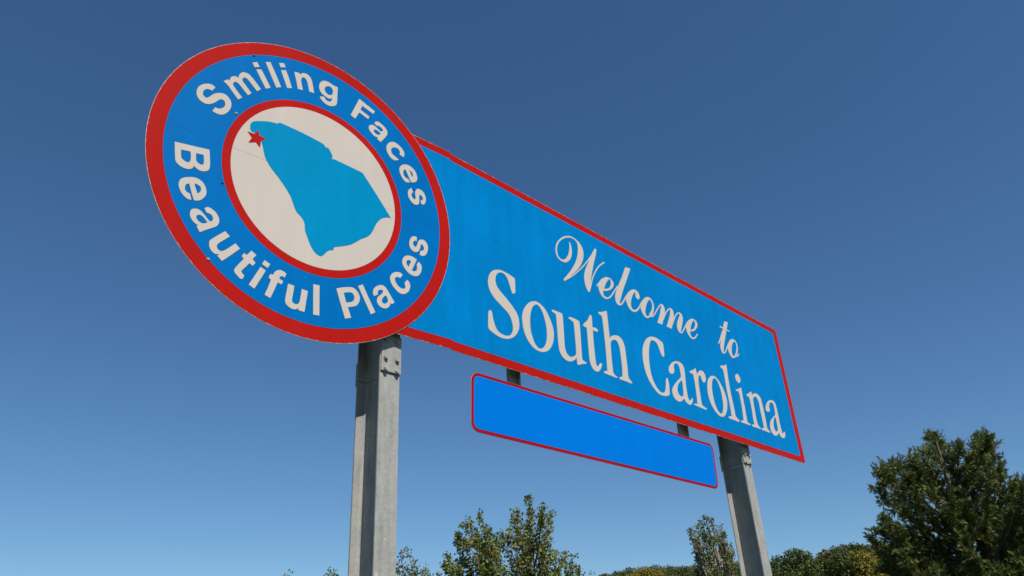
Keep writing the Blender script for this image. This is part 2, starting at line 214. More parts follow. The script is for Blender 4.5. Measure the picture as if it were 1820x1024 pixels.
 ('P', 'a', [[[[6.8351,-0.2249],[6.7393,-0.2692],[6.667,-0.3418],[6.6494,-0.3931],[6.6798,-0.4109],[6.7317,-0.4007],[6.7615,-0.3757],[6.7605,-0.3325],[6.7935,-0.2774],[6.8534,-0.2505],[6.9039,-0.2694],[6.906,-0.3324],[6.8905,-0.413],[6.8239,-0.4546],[6.7286,-0.5203],[6.6777,-0.5863],[6.668,-0.6534],[6.7076,-0.7023],[6.7695,-0.7129],[6.8375,-0.689],[6.8867,-0.6522,1],[6.9207,-0.6981],[6.9751,-0.7076],[7.0331,-0.6882],[7.0698,-0.6295],[7.0629,-0.6097],[7.0337,-0.6216],[6.9922,-0.6479],[6.9825,-0.6258],[6.9754,-0.5316],[6.9777,-0.4155],[6.9752,-0.3088],[6.9587,-0.2337],[6.8971,-0.2169]],[[6.881,-0.4437],[6.8165,-0.4943],[6.779,-0.5677],[6.7794,-0.6241],[6.8159,-0.6505],[6.8622,-0.6329],[6.8826,-0.5867],[6.8873,-0.5096]]]]),
 ('P', 'W', [[[[2.9238,0.6642,1],[2.9379,0.6408],[2.9471,0.5652],[2.9273,0.4867],[2.887,0.4296],[2.8354,0.3899],[2.7878,0.3781],[2.7337,0.384],[2.6965,0.4152],[2.6841,0.4661],[2.6936,0.5255],[2.7254,0.5871],[2.7733,0.6413],[2.8355,0.6924],[2.9012,0.7264],[2.9655,0.7423],[3.0324,0.7357],[3.088,0.7133],[3.1286,0.6666],[3.1378,0.5935],[3.1071,0.5028],[3.0456,0.4094],[2.9674,0.3256],[2.8928,0.2581],[2.8346,0.2004],[2.7938,0.1661],[2.7734,0.1625],[2.7725,0.1778],[2.8252,0.2346],[2.9013,0.3232],[2.9763,0.4269],[3.0216,0.5144],[3.0483,0.6034],[3.0517,0.6773],[3.0293,0.7125],[2.973,0.7255],[2.8985,0.705],[2.8222,0.6605],[2.7592,0.6002],[2.7194,0.5354],[2.7079,0.475],[2.7202,0.424],[2.754,0.4018],[2.7959,0.4068],[2.8418,0.4411],[2.8817,0.4981],[2.9062,0.5641],[2.9159,0.6179],[2.9158,0.6538]]],[[[3.356,0.7479],[3.3715,0.7291],[3.3388,0.6388],[3.2908,0.526],[3.2501,0.4177],[3.2131,0.3054],[3.1924,0.2213],[3.1812,0.1793],[3.164,0.1619],[3.1455,0.1676],[3.1181,0.2104],[3.1065,0.2761],[3.1141,0.3489],[3.1465,0.424],[3.2099,0.533],[3.2705,0.6356],[3.3298,0.7245]]],[[[2.796,0.169,1],[2.8096,0.1786,1],[2.8293,0.1922,1],[2.8521,0.2084,1],[2.875,0.2253,1],[2.8974,0.2427,1],[2.9209,0.2614,1],[2.9452,0.2813,1],[2.9701,0.3023,1],[2.9961,0.3252,1],[3.0233,0.3498,1],[3.05,0.3747,1],[3.0749,0.3985,1],[3.0968,0.4204,1],[3.1169,0.4413,1],[3.1361,0.462,1],[3.1559,0.4836,1],[3.1768,0.5067,1],[3.1979,0.5307,1],[3.2191,0.5551,1],[3.24,0.5797,1],[3.2616,0.6056,1],[3.2837,0.6326,1],[3.3045,0.6583,1],[3.3219,0.6802,1],[3.3352,0.698,1],[3.3451,0.7125,1],[3.3523,0.7236,1],[3.3575,0.7313,1],[3.3349,0.73,1],[3.3303,0.7223,1],[3.3241,0.7117,1],[3.3156,0.6983,1],[3.3038,0.6816,1],[3.2875,0.6603,1],[3.2674,0.6349,1],[3.2456,0.6081,1],[3.2243,0.5825,1],[3.2036,0.5582,1],[3.1828,0.534,1],[3.1619,0.5104,1],[3.1414,0.4875,1],[3.1218,0.4661,1],[3.1029,0.4457,1],[3.0835,0.4254,1],[3.0621,0.4041,1],[3.0378,0.3807,1],[3.0115,0.3562,1],[2.9848,0.3319,1],[2.9593,0.3094,1],[2.9351,0.2888,1],[2.9113,0.2694,1],[2.8882,0.2511,1],[2.8663,0.2343,1],[2.844,0.218,1],[2.8215,0.2024,1],[2.8019,0.189,1],[2.7882,0.1796,1]]],[[[3.1831,0.1814,1],[3.1895,0.1962,1],[3.1988,0.2175,1],[3.2092,0.2413,1],[3.2188,0.2633,1],[3.2268,0.2825,1],[3.2343,0.3008,1],[3.2423,0.319,1],[3.2512,0.3376,1],[3.2611,0.3568,1],[3.2717,0.3763,1],[3.2831,0.3961,1],[3.2958,0.4164,1],[3.3104,0.4379,1],[3.3265,0.4603,1],[3.3432,0.4823,1],[3.3596,0.5025,1],[3.3756,0.5205,1],[3.3918,0.5371,1],[3.4082,0.5528,1],[3.4249,0.5678,1],[3.4437,0.5832,1],[3.4644,0.5987,1],[3.4836,0.6125,1],[3.4971,0.6223,1],[3.4863,0.6338,1],[3.473,0.6238,1],[3.4536,0.6096,1],[3.4318,0.5929,1],[3.4114,0.5759,1],[3.3935,0.5594,1],[3.3762,0.5425,1],[3.3591,0.5246,1],[3.3423,0.5052,1],[3.3253,0.4839,1],[3.3084,0.4611,1],[3.2923,0.4381,1],[3.2776,0.416,1],[3.2645,0.395,1],[3.2527,0.3746,1],[3.2419,0.3546,1],[3.2318,0.335,1],[3.2227,0.3159,1],[3.2146,0.2974,1],[3.2065,0.2789,1],[3.1979,0.2598,1],[3.1878,0.2379,1],[3.1769,0.2141,1],[3.1669,0.1927,1],[3.16,0.1778,1]]]]),
 ('P', 'e', [[[[3.4921,0.4485],[3.4143,0.4026],[3.3588,0.3457],[3.306,0.2891],[3.3019,0.2749],[3.3132,0.2773],[3.3377,0.2997,1],[3.3367,0.2543],[3.3585,0.2037],[3.3995,0.1754],[3.4206,0.1918],[3.4069,0.2195],[3.411,0.2608,1],[3.4671,0.2747],[3.539,0.3114],[3.5949,0.3595],[3.6147,0.4059],[3.5999,0.4409],[3.5554,0.459],[3.5168,0.455]],[[3.5375,0.4382],[3.4854,0.3821],[3.4475,0.3235],[3.4324,0.2892,1],[3.4716,0.3009],[3.5233,0.3291],[3.5607,0.3811],[3.5661,0.4227],[3.5567,0.4395]]],[[[3.3921,0.1824,1],[3.3963,0.1806,1],[3.4028,0.1779,1],[3.4108,0.1752,1],[3.4191,0.1734,1],[3.4269,0.1724,1],[3.4356,0.1719,1],[3.4471,0.1734,1],[3.4603,0.1774,1],[3.4748,0.1833,1],[3.4907,0.191,1],[3.508,0.2009,1],[3.5252,0.2131,1],[3.5413,0.2276,1],[3.5565,0.2435,1],[3.5711,0.2599,1],[3.5851,0.2759,1],[3.599,0.2919,1],[3.6127,0.3083,1],[3.6263,0.3245,1],[3.6395,0.3403,1],[3.6533,0.3569,1],[3.6676,0.3741,1],[3.6802,0.3894,1],[3.689,0.4,1],[3.6696,0.4019,1],[3.6608,0.3912,1],[3.6483,0.376,1],[3.6341,0.3589,1],[3.6203,0.3424,1],[3.6072,0.3266,1],[3.5938,0.3106,1],[3.58,0.2947,1],[3.566,0.2791,1],[3.5516,0.2634,1],[3.5372,0.2477,1],[3.5233,0.2337,1],[3.5107,0.2227,1],[3.4984,0.2144,1],[3.4855,0.2074,1],[3.473,0.2017,1],[3.4626,0.1978,1],[3.4558,0.196,1],[3.4508,0.1958,1],[3.4448,0.1958,1],[3.4382,0.1961,1],[3.4313,0.197,1],[3.4242,0.1989,1],[3.4175,0.2009,1],[3.4127,0.2023,1]]]]),
 ('P', 'l', [[[[3.8812,0.7097,1],[3.9753,0.7222,1],[3.9358,0.6523],[3.8598,0.5226],[3.7871,0.4033],[3.7265,0.2902],[3.6889,0.219],[3.6864,0.1954],[3.6555,0.1681],[3.623,0.1885],[3.6123,0.2339],[3.6254,0.2905],[3.6625,0.3621],[3.7301,0.465],[3.7992,0.5702],[3.844,0.6478]]],[[[3.6391,0.1753,1],[3.6446,0.1737,1],[3.6531,0.1713,1],[3.6639,0.1693,1],[3.6764,0.1696,1],[3.6899,0.1734,1],[3.7021,0.1793,1],[3.7132,0.1866,1],[3.7236,0.1952,1],[3.7346,0.2056,1],[3.7459,0.2176,1],[3.7569,0.2301,1],[3.7675,0.2424,1],[3.7773,0.2547,1],[3.7868,0.2669,1],[3.7963,0.2792,1],[3.8062,0.2917,1],[3.818,0.306,1],[3.831,0.3218,1],[3.843,0.3361,1],[3.8513,0.346,1],[3.8294,0.3478,1],[3.8211,0.3378,1],[3.8093,0.3235,1],[3.7962,0.3077,1],[3.7842,0.2931,1],[3.774,0.2802,1],[3.7645,0.2678,1],[3.7552,0.2562,1],[3.7455,0.2449,1],[3.7349,0.2334,1],[3.7239,0.2218,1],[3.7136,0.2116,1],[3.7046,0.2038,1],[3.6975,0.1984,1],[3.6926,0.195,1],[3.6894,0.1932,1],[3.6871,0.1922,1],[3.6819,0.1919,1],[3.6737,0.193,1],[3.6654,0.1948,1],[3.6593,0.196,1]]]]),
 ('P', 'c', [[[[3.9733,0.4601],[3.8982,0.4129],[3.8365,0.3524],[3.8109,0.2974],[3.8156,0.2458],[3.845,0.1956],[3.8899,0.1732],[3.9397,0.1731],[4.0075,0.2091],[4.0663,0.2707],[4.1079,0.3208,1],[4.0897,0.3321,1],[4.0475,0.2783],[3.9962,0.2276],[3.9452,0.2],[3.9041,0.2039],[3.8922,0.2433],[3.9058,0.3009],[3.9457,0.3743],[3.9857,0.4212],[4.0236,0.4417,1],[4.0045,0.4137],[4.0118,0.3752],[4.0392,0.3602],[4.0672,0.3712],[4.0859,0.4058],[4.0702,0.4488],[4.0261,0.4686]]]]),
 ('P', 'o', [[[[4.2426,0.4529],[4.178,0.4179],[4.1069,0.3491],[4.0786,0.3036],[4.076,0.2481],[4.11,0.1921],[4.1518,0.1714],[4.1896,0.1736],[4.2328,0.1986],[4.2661,0.2207],[4.3028,0.2562],[4.3408,0.3295],[4.3507,0.3885],[4.334,0.4333],[4.2913,0.4573]],[[4.2732,0.4278],[4.2199,0.3724],[4.1749,0.2968],[4.1569,0.2365],[4.1632,0.202],[4.1904,0.1981],[4.2228,0.2169],[4.2562,0.2605],[4.2975,0.3162],[4.318,0.3721],[4.3065,0.4183]]],[[[4.2353,0.247,1],[4.2353,0.2418,1],[4.235,0.2337,1],[4.236,0.2248,1],[4.2407,0.2176,1],[4.2495,0.2137,1],[4.261,0.2117,1],[4.2754,0.2125,1],[4.2927,0.218,1],[4.3087,0.2279,1],[4.3223,0.2395,1],[4.3353,0.2522,1],[4.3486,0.2659,1],[4.3628,0.2813,1],[4.3776,0.2986,1],[4.3927,0.3164,1],[4.408,0.3339,1],[4.4244,0.3519,1],[4.4415,0.3706,1],[4.4581,0.3882,1],[4.4728,0.4029,1],[4.4863,0.4146,1],[4.4993,0.4247,1],[4.5109,0.4331,1],[4.5195,0.4393,1],[4.5053,0.4476,1],[4.497,0.4415,1],[4.4849,0.4325,1],[4.47,0.4207,1],[4.4544,0.4069,1],[4.4384,0.3907,1],[4.4215,0.3724,1],[4.4044,0.3535,1],[4.3882,0.3353,1],[4.3724,0.3174,1],[4.3571,0.2995,1],[4.3425,0.2828,1],[4.329,0.2683,1],[4.3163,0.2554,1],[4.3046,0.2441,1],[4.295,0.236,1],[4.289,0.2321,1],[4.2845,0.2309,1],[4.2775,0.2308,1],[4.2703,0.2323,1],[4.2656,0.2343,1],[4.2636,0.2381,1],[4.2632,0.2448,1],[4.2637,0.2524,1],[4.2641,0.2578,1]]],[[[4.0747,0.2834,1],[4.0789,0.2884,1],[4.085,0.2954,1],[4.0923,0.3039,1],[4.0997,0.3128,1],[4.108,0.3232,1],[4.1174,0.3352,1],[4.126,0.3461,1],[4.1319,0.3537,1],[4.1119,0.3539,1],[4.106,0.3463,1],[4.0975,0.3354,1],[4.0883,0.3237,1],[4.0802,0.3136,1],[4.0732,0.305,1],[4.0662,0.2969,1],[4.0602,0.2899,1],[4.0559,0.285,1]]]]),
 ('P', 'm', [[[[4.5088,0.4493],[4.5485,0.449],[4.5711,0.4192],[4.5646,0.3603],[4.5356,0.2951],[4.4973,0.2278],[4.4646,0.1739,1],[4.3717,0.1738,1],[4.4062,0.2256],[4.4552,0.3084],[4.4857,0.374],[4.51,0.4256],[4.4885,0.4265]]],[[[4.6955,0.4525],[4.7356,0.4495],[4.7543,0.4147],[4.7456,0.3578],[4.7152,0.2918],[4.6576,0.178,1],[4.5535,0.1761,1],[4.6046,0.253],[4.6539,0.3368],[4.6832,0.3964],[4.6847,0.43]]],[[[4.8819,0.4548],[4.9248,0.4502],[4.9454,0.4175],[4.9358,0.363],[4.9016,0.2953],[4.8603,0.2199],[4.8473,0.191],[4.8582,0.174],[4.8176,0.1764],[4.7897,0.2062],[4.7853,0.2553],[4.811,0.3135],[4.8637,0.3867],[4.8867,0.4258],[4.8617,0.4376]]],[[[4.5078,0.241,1],[4.5205,0.2588,1],[4.5387,0.2846,1],[4.5586,0.3123,1],[4.5764,0.3357,1],[4.5911,0.3534,1],[4.6047,0.3686,1],[4.6178,0.3821,1],[4.6306,0.3945,1],[4.6431,0.4059,1],[4.655,0.4159,1],[4.6659,0.424,1],[4.6742,0.4293,1],[4.6806,0.432,1],[4.6882,0.4337,1],[4.6967,0.4349,1],[4.7034,0.436,1],[4.7147,0.4556,1],[4.7083,0.4546,1],[4.6981,0.4531,1],[4.6839,0.4496,1],[4.6677,0.4427,1],[4.6527,0.4333,1],[4.6386,0.4228,1],[4.6245,0.411,1],[4.6106,0.3982,1],[4.5971,0.3847,1],[4.5834,0.3701,1],[4.5693,0.3538,1],[4.5543,0.3351,1],[4.5366,0.311,1],[4.517,0.283,1],[4.4993,0.2572,1],[4.4871,0.2395,1]]],[[[4.6903,0.2323,1],[4.6994,0.2463,1],[4.7122,0.2664,1],[4.7269,0.2888,1],[4.7415,0.3096,1],[4.7561,0.3289,1],[4.7717,0.3485,1],[4.7872,0.3671,1],[4.8019,0.3833,1],[4.8153,0.3971,1],[4.8281,0.4089,1],[4.8397,0.4186,1],[4.8493,0.4253,1],[4.8576,0.4293,1],[4.8674,0.4323,1],[4.8779,0.4347,1],[4.8862,0.4367,1],[4.894,0.4558,1],[4.8862,0.4539,1],[4.8737,0.451,1],[4.8572,0.4457,1],[4.8393,0.4369,1],[4.8234,0.4259,1],[4.8086,0.4137,1],[4.7939,0.4,1],[4.779,0.3847,1],[4.7638,0.3673,1],[4.7481,0.3479,1],[4.7326,0.3278,1],[4.718,0.3078,1],[4.7036,0.2864,1],[4.6892,0.2637,1],[4.6768,0.2436,1],[4.6683,0.2297,1]]],[[[4.8196,0.1769,1],[4.8245,0.1757,1],[4.8321,0.1737,1],[4.8423,0.1723,1],[4.8557,0.1739,1],[4.87,0.1799,1],[4.8803,0.1871,1],[4.8888,0.1947,1],[4.8988,0.2044,1],[4.9118,0.2178,1],[4.9271,0.2344,1],[4.9432,0.2522,1],[4.9589,0.2697,1],[4.9745,0.2873,1],[4.9905,0.3056,1],[5.0059,0.3231,1],[5.0199,0.3386,1],[5.0329,0.3524,1],[5.0454,0.3651,1],[5.0561,0.3758,1],[5.0638,0.3835,1],[5.0425,0.3855,1],[5.0348,0.3779,1],[5.0238,0.3671,1],[5.0107,0.3539,1],[4.997,0.3395,1],[4.9824,0.3236,1],[4.9667,0.3059,1],[4.9507,0.2877,1],[4.9351,0.2703,1],[4.9194,0.253,1],[4.9033,0.2353,1],[4.8885,0.2193,1],[4.8763,0.2066,1],[4.8674,0.1979,1],[4.8618,0.1929,1],[4.86,0.1915,1],[4.8614,0.1918,1],[4.8594,0.1917,1],[4.8534,0.1927,1],[4.8467,0.1945,1],[4.8416,0.1958,1]]]]),
 ('P', 'e', [[[[5.1466,0.448],[5.0767,0.4109],[5.0104,0.3461],[4.9871,0.3008],[4.9907,0.2378],[5.0211,0.1953],[5.0573,0.1735],[5.1049,0.1719],[5.1602,0.1953],[5.2118,0.2418],[5.2383,0.2686,1],[5.2286,0.2801,1],[5.1902,0.2422],[5.1418,0.2063],[5.1057,0.1932],[5.071,0.2028],[5.0597,0.238],[5.0729,0.2654,1],[5.1309,0.2805],[5.1962,0.3185],[5.2577,0.3785],[5.2684,0.4145],[5.251,0.4491],[5.1993,0.4603]],[[5.1811,0.4351],[5.1331,0.3818],[5.0934,0.3183],[5.0853,0.2902],[5.1267,0.3033],[5.1738,0.3349],[5.2101,0.3845],[5.2146,0.4186],[5.1979,0.4368]]]]),
 ('P', 't', [[[[5.9796,0.6584,1],[6.073,0.6751,1],[6.0295,0.5968],[5.9794,0.5145],[5.9277,0.4266],[5.8767,0.3401],[5.8324,0.2563],[5.8124,0.2036],[5.8094,0.1732],[5.776,0.1676],[5.7501,0.1991],[5.7488,0.258],[5.7844,0.3331],[5.8343,0.419],[5.8781,0.486],[5.9365,0.5887]]],[[[5.7603,0.169,1],[5.7644,0.1676,1],[5.7707,0.1653,1],[5.7796,0.1633,1],[5.7915,0.1633,1],[5.8043,0.166,1],[5.8175,0.1703,1],[5.8317,0.177,1],[5.8456,0.1858,1],[5.8586,0.1962,1],[5.8714,0.208,1],[5.8841,0.2209,1],[5.8966,0.2345,1],[5.9086,0.2491,1],[5.9201,0.2644,1],[5.9317,0.2799,1],[5.9439,0.2952,1],[5.9578,0.3108,1],[5.9728,0.3271,1],[5.9882,0.3432,1],[6.0032,0.3586,1],[6.0188,0.374,1],[6.0351,0.3897,1],[6.0498,0.4035,1],[6.0601,0.4133,1],[6.0356,0.4143,1],[6.0254,0.4046,1],[6.0107,0.3907,1],[5.994,0.3747,1],[5.9779,0.3587,1],[5.9627,0.343,1],[5.947,0.3265,1],[5.9316,0.3098,1],[5.9171,0.2934,1],[5.9039,0.2772,1],[5.8919,0.2613,1],[5.8806,0.2465,1],[5.8694,0.2332,1],[5.8578,0.2208,1],[5.8461,0.2092,1],[5.8352,0.1992,1],[5.8261,0.1921,1],[5.8195,0.188,1],[5.8146,0.1858,1],[5.8099,0.1844,1],[5.8066,0.1837,1],[5.8034,0.1838,1],[5.7984,0.1853,1],[5.7931,0.1875,1],[5.7891,0.189,1]]],[[[5.8758,0.4997,1],[5.865,0.4855,1],[5.8495,0.4653,1],[5.8326,0.4429,1],[5.8172,0.4224,1],[5.8045,0.4049,1],[5.7929,0.3884,1],[5.781,0.3722,1],[5.7676,0.3551,1],[5.7504,0.3349,1],[5.7305,0.3124,1],[5.7121,0.292,1],[5.6993,0.2778,1],[5.7285,0.2788,1],[5.7407,0.293,1],[5.7587,0.3135,1],[5.7783,0.3364,1],[5.7956,0.3574,1],[5.8091,0.3754,1],[5.8207,0.3921,1],[5.832,0.4086,1],[5.8442,0.4257,1],[5.8591,0.446,1],[5.8758,0.4683,1],[5.8909,0.4885,1],[5.9014,0.5027,1]]],[[[5.8187,0.5341,1],[5.8283,0.534,1],[5.8419,0.534,1],[5.8585,0.5339,1],[5.877,0.5337,1],[5.8986,0.5332,1],[5.9234,0.5325,1],[5.9494,0.532,1],[5.9738,0.5318,1],[5.9978,0.5323,1],[6.0218,0.5331,1],[6.0428,0.534,1],[6.0574,0.5347,1],[6.0745,0.5531,1],[6.06,0.5527,1],[6.0393,0.552,1],[6.0158,0.5514,1],[5.9927,0.5512,1],[5.969,0.5515,1],[5.9435,0.5523,1],[5.9185,0.553,1],[5.8966,0.5534,1],[5.8778,0.5537,1],[5.861,0.5537,1],[5.8473,0.5537,1],[5.8377,0.5538,1]]]]),
 ('P', 'o', [[[[6.0907,0.442],[6.0346,0.4071],[5.974,0.3421],[5.9401,0.2848],[5.9408,0.231],[5.9673,0.1841],[6.0079,0.1616],[6.0543,0.1704],[6.1095,0.2024],[6.1627,0.2583],[6.2055,0.3304],[6.2117,0.3935],[6.1883,0.4366],[6.1427,0.4489]],[[6.124,0.4118],[6.0712,0.356],[6.0355,0.2919],[6.0228,0.2343],[6.0326,0.2008],[6.0518,0.1937],[6.0949,0.2228],[6.1419,0.2772],[6.176,0.341],[6.1834,0.3921],[6.1661,0.4213]]],[[[6.1018,0.2347,1],[6.1024,0.2293,1],[6.1031,0.2211,1],[6.1053,0.2126,1],[6.1117,0.2065,1],[6.1256,0.2059,1],[6.1413,0.2098,1],[6.1567,0.2163,1],[6.1716,0.2249,1],[6.1857,0.236,1],[6.1994,0.2487,1],[6.2113,0.2605,1],[6.2194,0.2684,1],[6.1956,0.2688,1],[6.1872,0.2608,1],[6.1754,0.2494,1],[6.1632,0.2383,1],[6.1539,0.2311,1],[6.1476,0.2277,1],[6.1419,0.2254,1],[6.1388,0.2246,1],[6.1386,0.2243,1],[6.1367,0.2267,1],[6.1351,0.2335,1],[6.1344,0.2413,1],[6.1338,0.2468,1]]]]),
 ('D', 'S', [[[[-0.8432,0.4809,1],[-0.8612,0.441,1],[-0.8789,0.4415],[-0.8972,0.4365],[-0.9134,0.417],[-0.9192,0.3913],[-0.9124,0.371],[-0.8978,0.3619],[-0.8849,0.3655],[-0.8709,0.3818],[-0.8531,0.4107],[-0.8317,0.4348],[-0.8089,0.4499],[-0.7852,0.4589],[-0.7597,0.4554],[-0.7351,0.4373],[-0.7189,0.4075],[-0.7171,0.3701],[-0.7265,0.3339],[-0.7458,0.2996],[-0.7677,0.2778],[-0.7911,0.2689],[-0.8154,0.2681],[-0.8379,0.2748,1],[-0.8214,0.3143,1],[-0.805,0.3128],[-0.7869,0.3207],[-0.7699,0.3384],[-0.7591,0.3615],[-0.7606,0.3849],[-0.7696,0.401],[-0.7865,0.4039],[-0.8041,0.3908],[-0.8224,0.3635],[-0.841,0.3397],[-0.8628,0.321],[-0.8855,0.3105],[-0.9125,0.3129],[-0.9381,0.3261],[-0.9548,0.351],[-0.9605,0.382],[-0.9551,0.4194],[-0.9369,0.4522],[-0.9107,0.4766],[-0.8827,0.4901],[-0.8609,0.4902]]]]),
 ('D', 'm', [[[[-0.7958,0.5684,1],[-0.7658,0.5995,1],[-0.753,0.593,1],[-0.7513,0.6241],[-0.7324,0.6491],[-0.7112,0.6568],[-0.6943,0.6548,1],[-0.6939,0.6833],[-0.6773,0.7167],[-0.6562,0.7291],[-0.626,0.73],[-0.6016,0.7156],[-0.5679,0.6873],[-0.5231,0.6453,1],[-0.5489,0.6105,1],[-0.5901,0.6462],[-0.6195,0.672],[-0.6397,0.684],[-0.6561,0.6793],[-0.6671,0.6611],[-0.663,0.6423],[-0.6482,0.6273],[-0.6231,0.6041],[-0.5873,0.5704,1],[-0.6118,0.5382,1],[-0.6491,0.5707],[-0.682,0.5987],[-0.7037,0.6096],[-0.7192,0.6008],[-0.7286,0.5815],[-0.7179,0.5598],[-0.6847,0.5277],[-0.6497,0.4965,1],[-0.6752,0.4633,1],[-0.7184,0.5043],[-0.7558,0.5429]]]]),
 ('D', 'i', [[[[-0.5776,0.8042,1],[-0.5406,0.8276,1],[-0.497,0.7665],[-0.4534,0.6973,1],[-0.4881,0.6697,1],[-0.5259,0.7258]]],[[[-0.6129,0.8513,1],[-0.5779,0.8773,1],[-0.5539,0.8427,1],[-0.5907,0.8174,1]]]]),
 ('D', 'l', [[[[-0.5152,0.915,1],[-0.4789,0.9369,1],[-0.4283,0.8505],[-0.3732,0.7489,1],[-0.4099,0.7243,1],[-0.4603,0.8122]]]]),
 ('D', 'i', [[[[-0.3896,0.9074,1],[-0.352,0.9308,1],[-0.3214,0.8709],[-0.2887,0.7862,1],[-0.3255,0.7672,1],[-0.3565,0.8341]]],[[[-0.4122,0.9685,1],[-0.372,0.9888,1],[-0.3566,0.9559,1],[-0.3966,0.9333,1]]]]),
 ('D', 'n', [[[[-0.2844,0.9549,1],[-0.2398,0.9659,1],[-0.234,0.9524,1],[-0.2175,0.979],[-0.1855,0.992],[-0.1563,0.9835],[-0.1378,0.9602],[-0.1253,0.9221],[-0.1047,0.8395,1],[-0.1467,0.8317,1],[-0.1604,0.8853],[-0.1755,0.9272],[-0.191,0.9436],[-0.2095,0.9402],[-0.2217,0.9174],[-0.2159,0.8761],[-0.1993,0.8162,1],[-0.241,0.8065,1],[-0.2602,0.8785]]]]),
 ('D', 'g', [[[[0.0535,1.0095,1],[0.0935,1.0091,1],[0.0945,0.9377],[0.0957,0.853],[0.0855,0.8193],[0.0504,0.7921],[0.012,0.7853],[-0.0227,0.7972],[-0.0456,0.8153],[-0.0543,0.8356,1],[-0.0168,0.8507,1],[-0.0007,0.8287],[0.0238,0.8253],[0.0449,0.8395],[0.0524,0.8746,1],[0.0218,0.8551],[-0.0127,0.8614],[-0.0425,0.873],[-0.0642,0.9059],[-0.0674,0.9494],[-0.051,0.9902],[-0.0232,1.0118],[0.0109,1.017],[0.041,1.0111]],[[-0.0074,0.9607],[-0.0203,0.9363],[-0.011,0.9075],[0.012,0.892],[0.0385,0.8982],[0.0519,0.9198],[0.0522,0.9542],[0.0384,0.9751],[0.0136,0.9771]]]]),
 ('D', 'F', [[[[0.294,1.0003,1],[0.4465,0.9492,1],[0.432,0.9137,1],[0.3263,0.9429,1],[0.3098,0.895,1],[0.3972,0.8673,1],[0.3853,0.8353,1],[0.3007,0.8617,1],[0.2669,0.779,1],[0.2241,0.7933,1]]]]),
 ('D', 'a', [[[[0.4464,0.8239,1],[0.4562,0.8445],[0.4845,0.859],[0.5187,0.8479],[0.5483,0.8317],[0.5685,0.8106],[0.5743,0.7772],[0.5585,0.7384],[0.5128,0.6624,1],[0.4804,0.677,1],[0.4817,0.6954,1],[0.4523,0.6937],[0.4185,0.7149],[0.3987,0.7406],[0.3974,0.7706],[0.4154,0.7926],[0.4436,0.7992],[0.4726,0.7882],[0.5019,0.7721],[0.5257,0.7814],[0.53,0.7965],[0.5102,0.8124],[0.486,0.8156],[0.467,0.8111]],[[0.4591,0.7649],[0.443,0.7527],[0.4461,0.7338],[0.4702,0.7229],[0.4939,0.727],[0.5078,0.7416],[0.5025,0.7543],[0.4783,0.7628]]]]),
 ('D', 'c', [[[[0.7433,0.6162,1],[0.7003,0.6218,1],[0.7018,0.6521],[0.6849,0.6737],[0.6529,0.6747],[0.6251,0.6562],[0.6154,0.6259],[0.6266,0.5982],[0.6586,0.584],[0.6944,0.5663,1],[0.656,0.5442],[0.6209,0.5482],[0.5888,0.5768],[0.5702,0.619],[0.5758,0.6657],[0.6027,0.7046],[0.6446,0.7249],[0.6876,0.7159],[0.7276,0.6903],[0.7462,0.6582]]]]),
 ('D', 'e', [[[[0.8043,0.3867,1],[0.7653,0.3756],[0.7295,0.4028],[0.7039,0.4488],[0.703,0.4917],[0.727,0.5302],[0.7696,0.5525],[0.8165,0.5504],[0.8568,0.5245],[0.8791,0.4758],[0.8722,0.4292],[0.8399,0.4022],[0.8149,0.3971,1],[0.7854,0.4562],[0.7597,0.4991,1],[0.7422,0.4804],[0.743,0.4375],[0.7646,0.4182],[0.7896,0.4148,1],[0.8064,0.3877,1]],[[0.799,0.5117,1],[0.8135,0.5051],[0.8317,0.4913],[0.8356,0.4712],[0.83,0.4506,1],[0.8175,0.4705]]]]),
 ('D', 's', [[[[0.8227,0.3396,1],[0.841,0.3082,1],[0.8235,0.2796],[0.8345,0.2489],[0.856,0.2402],[0.8665,0.2622],[0.8604,0.3022],[0.8694,0.3416],[0.8946,0.3609],[0.9347,0.3548],[0.9641,0.3168],[0.9678,0.2684],[0.9497,0.229],[0.9244,0.2223,1],[0.9155,0.2576,1],[0.935,0.2656],[0.9386,0.292],[0.9203,0.3058],[0.9037,0.3024],[0.901,0.2693],[0.9027,0.2276],[0.8814,0.1979],[0.8458,0.1939],[0.8101,0.2178],[0.7898,0.2585],[0.7933,0.3058]]]]),
 ('D', 'B', [[[[-1.0376,-0.0882,1],[-0.8139,-0.0473,1],[-0.8039,-0.1056],[-0.7949,-0.1665],[-0.7993,-0.2061],[-0.8269,-0.2302],[-0.8569,-0.2346],[-0.8845,-0.2232],[-0.8935,-0.2141,1],[-0.9,-0.2355],[-0.9189,-0.253],[-0.9478,-0.2597],[-0.978,-0.2551],[-1.006,-0.2365],[-1.0156,-0.2147],[-1.0264,-0.1565]],[[-0.9914,-0.1302,1],[-0.9298,-0.1171,1],[-0.9241,-0.1509],[-0.9219,-0.1872],[-0.9342,-0.2062],[-0.9557,-0.2054],[-0.9765,-0.1939],[-0.9845,-0.1738]],[[-0.8954,-0.1148,1],[-0.8462,-0.1047,1],[-0.8401,-0.1333],[-0.8367,-0.1748],[-0.8503,-0.1874],[-0.8683,-0.1839],[-0.8854,-0.1704],[-0.8917,-0.1411]]]]),
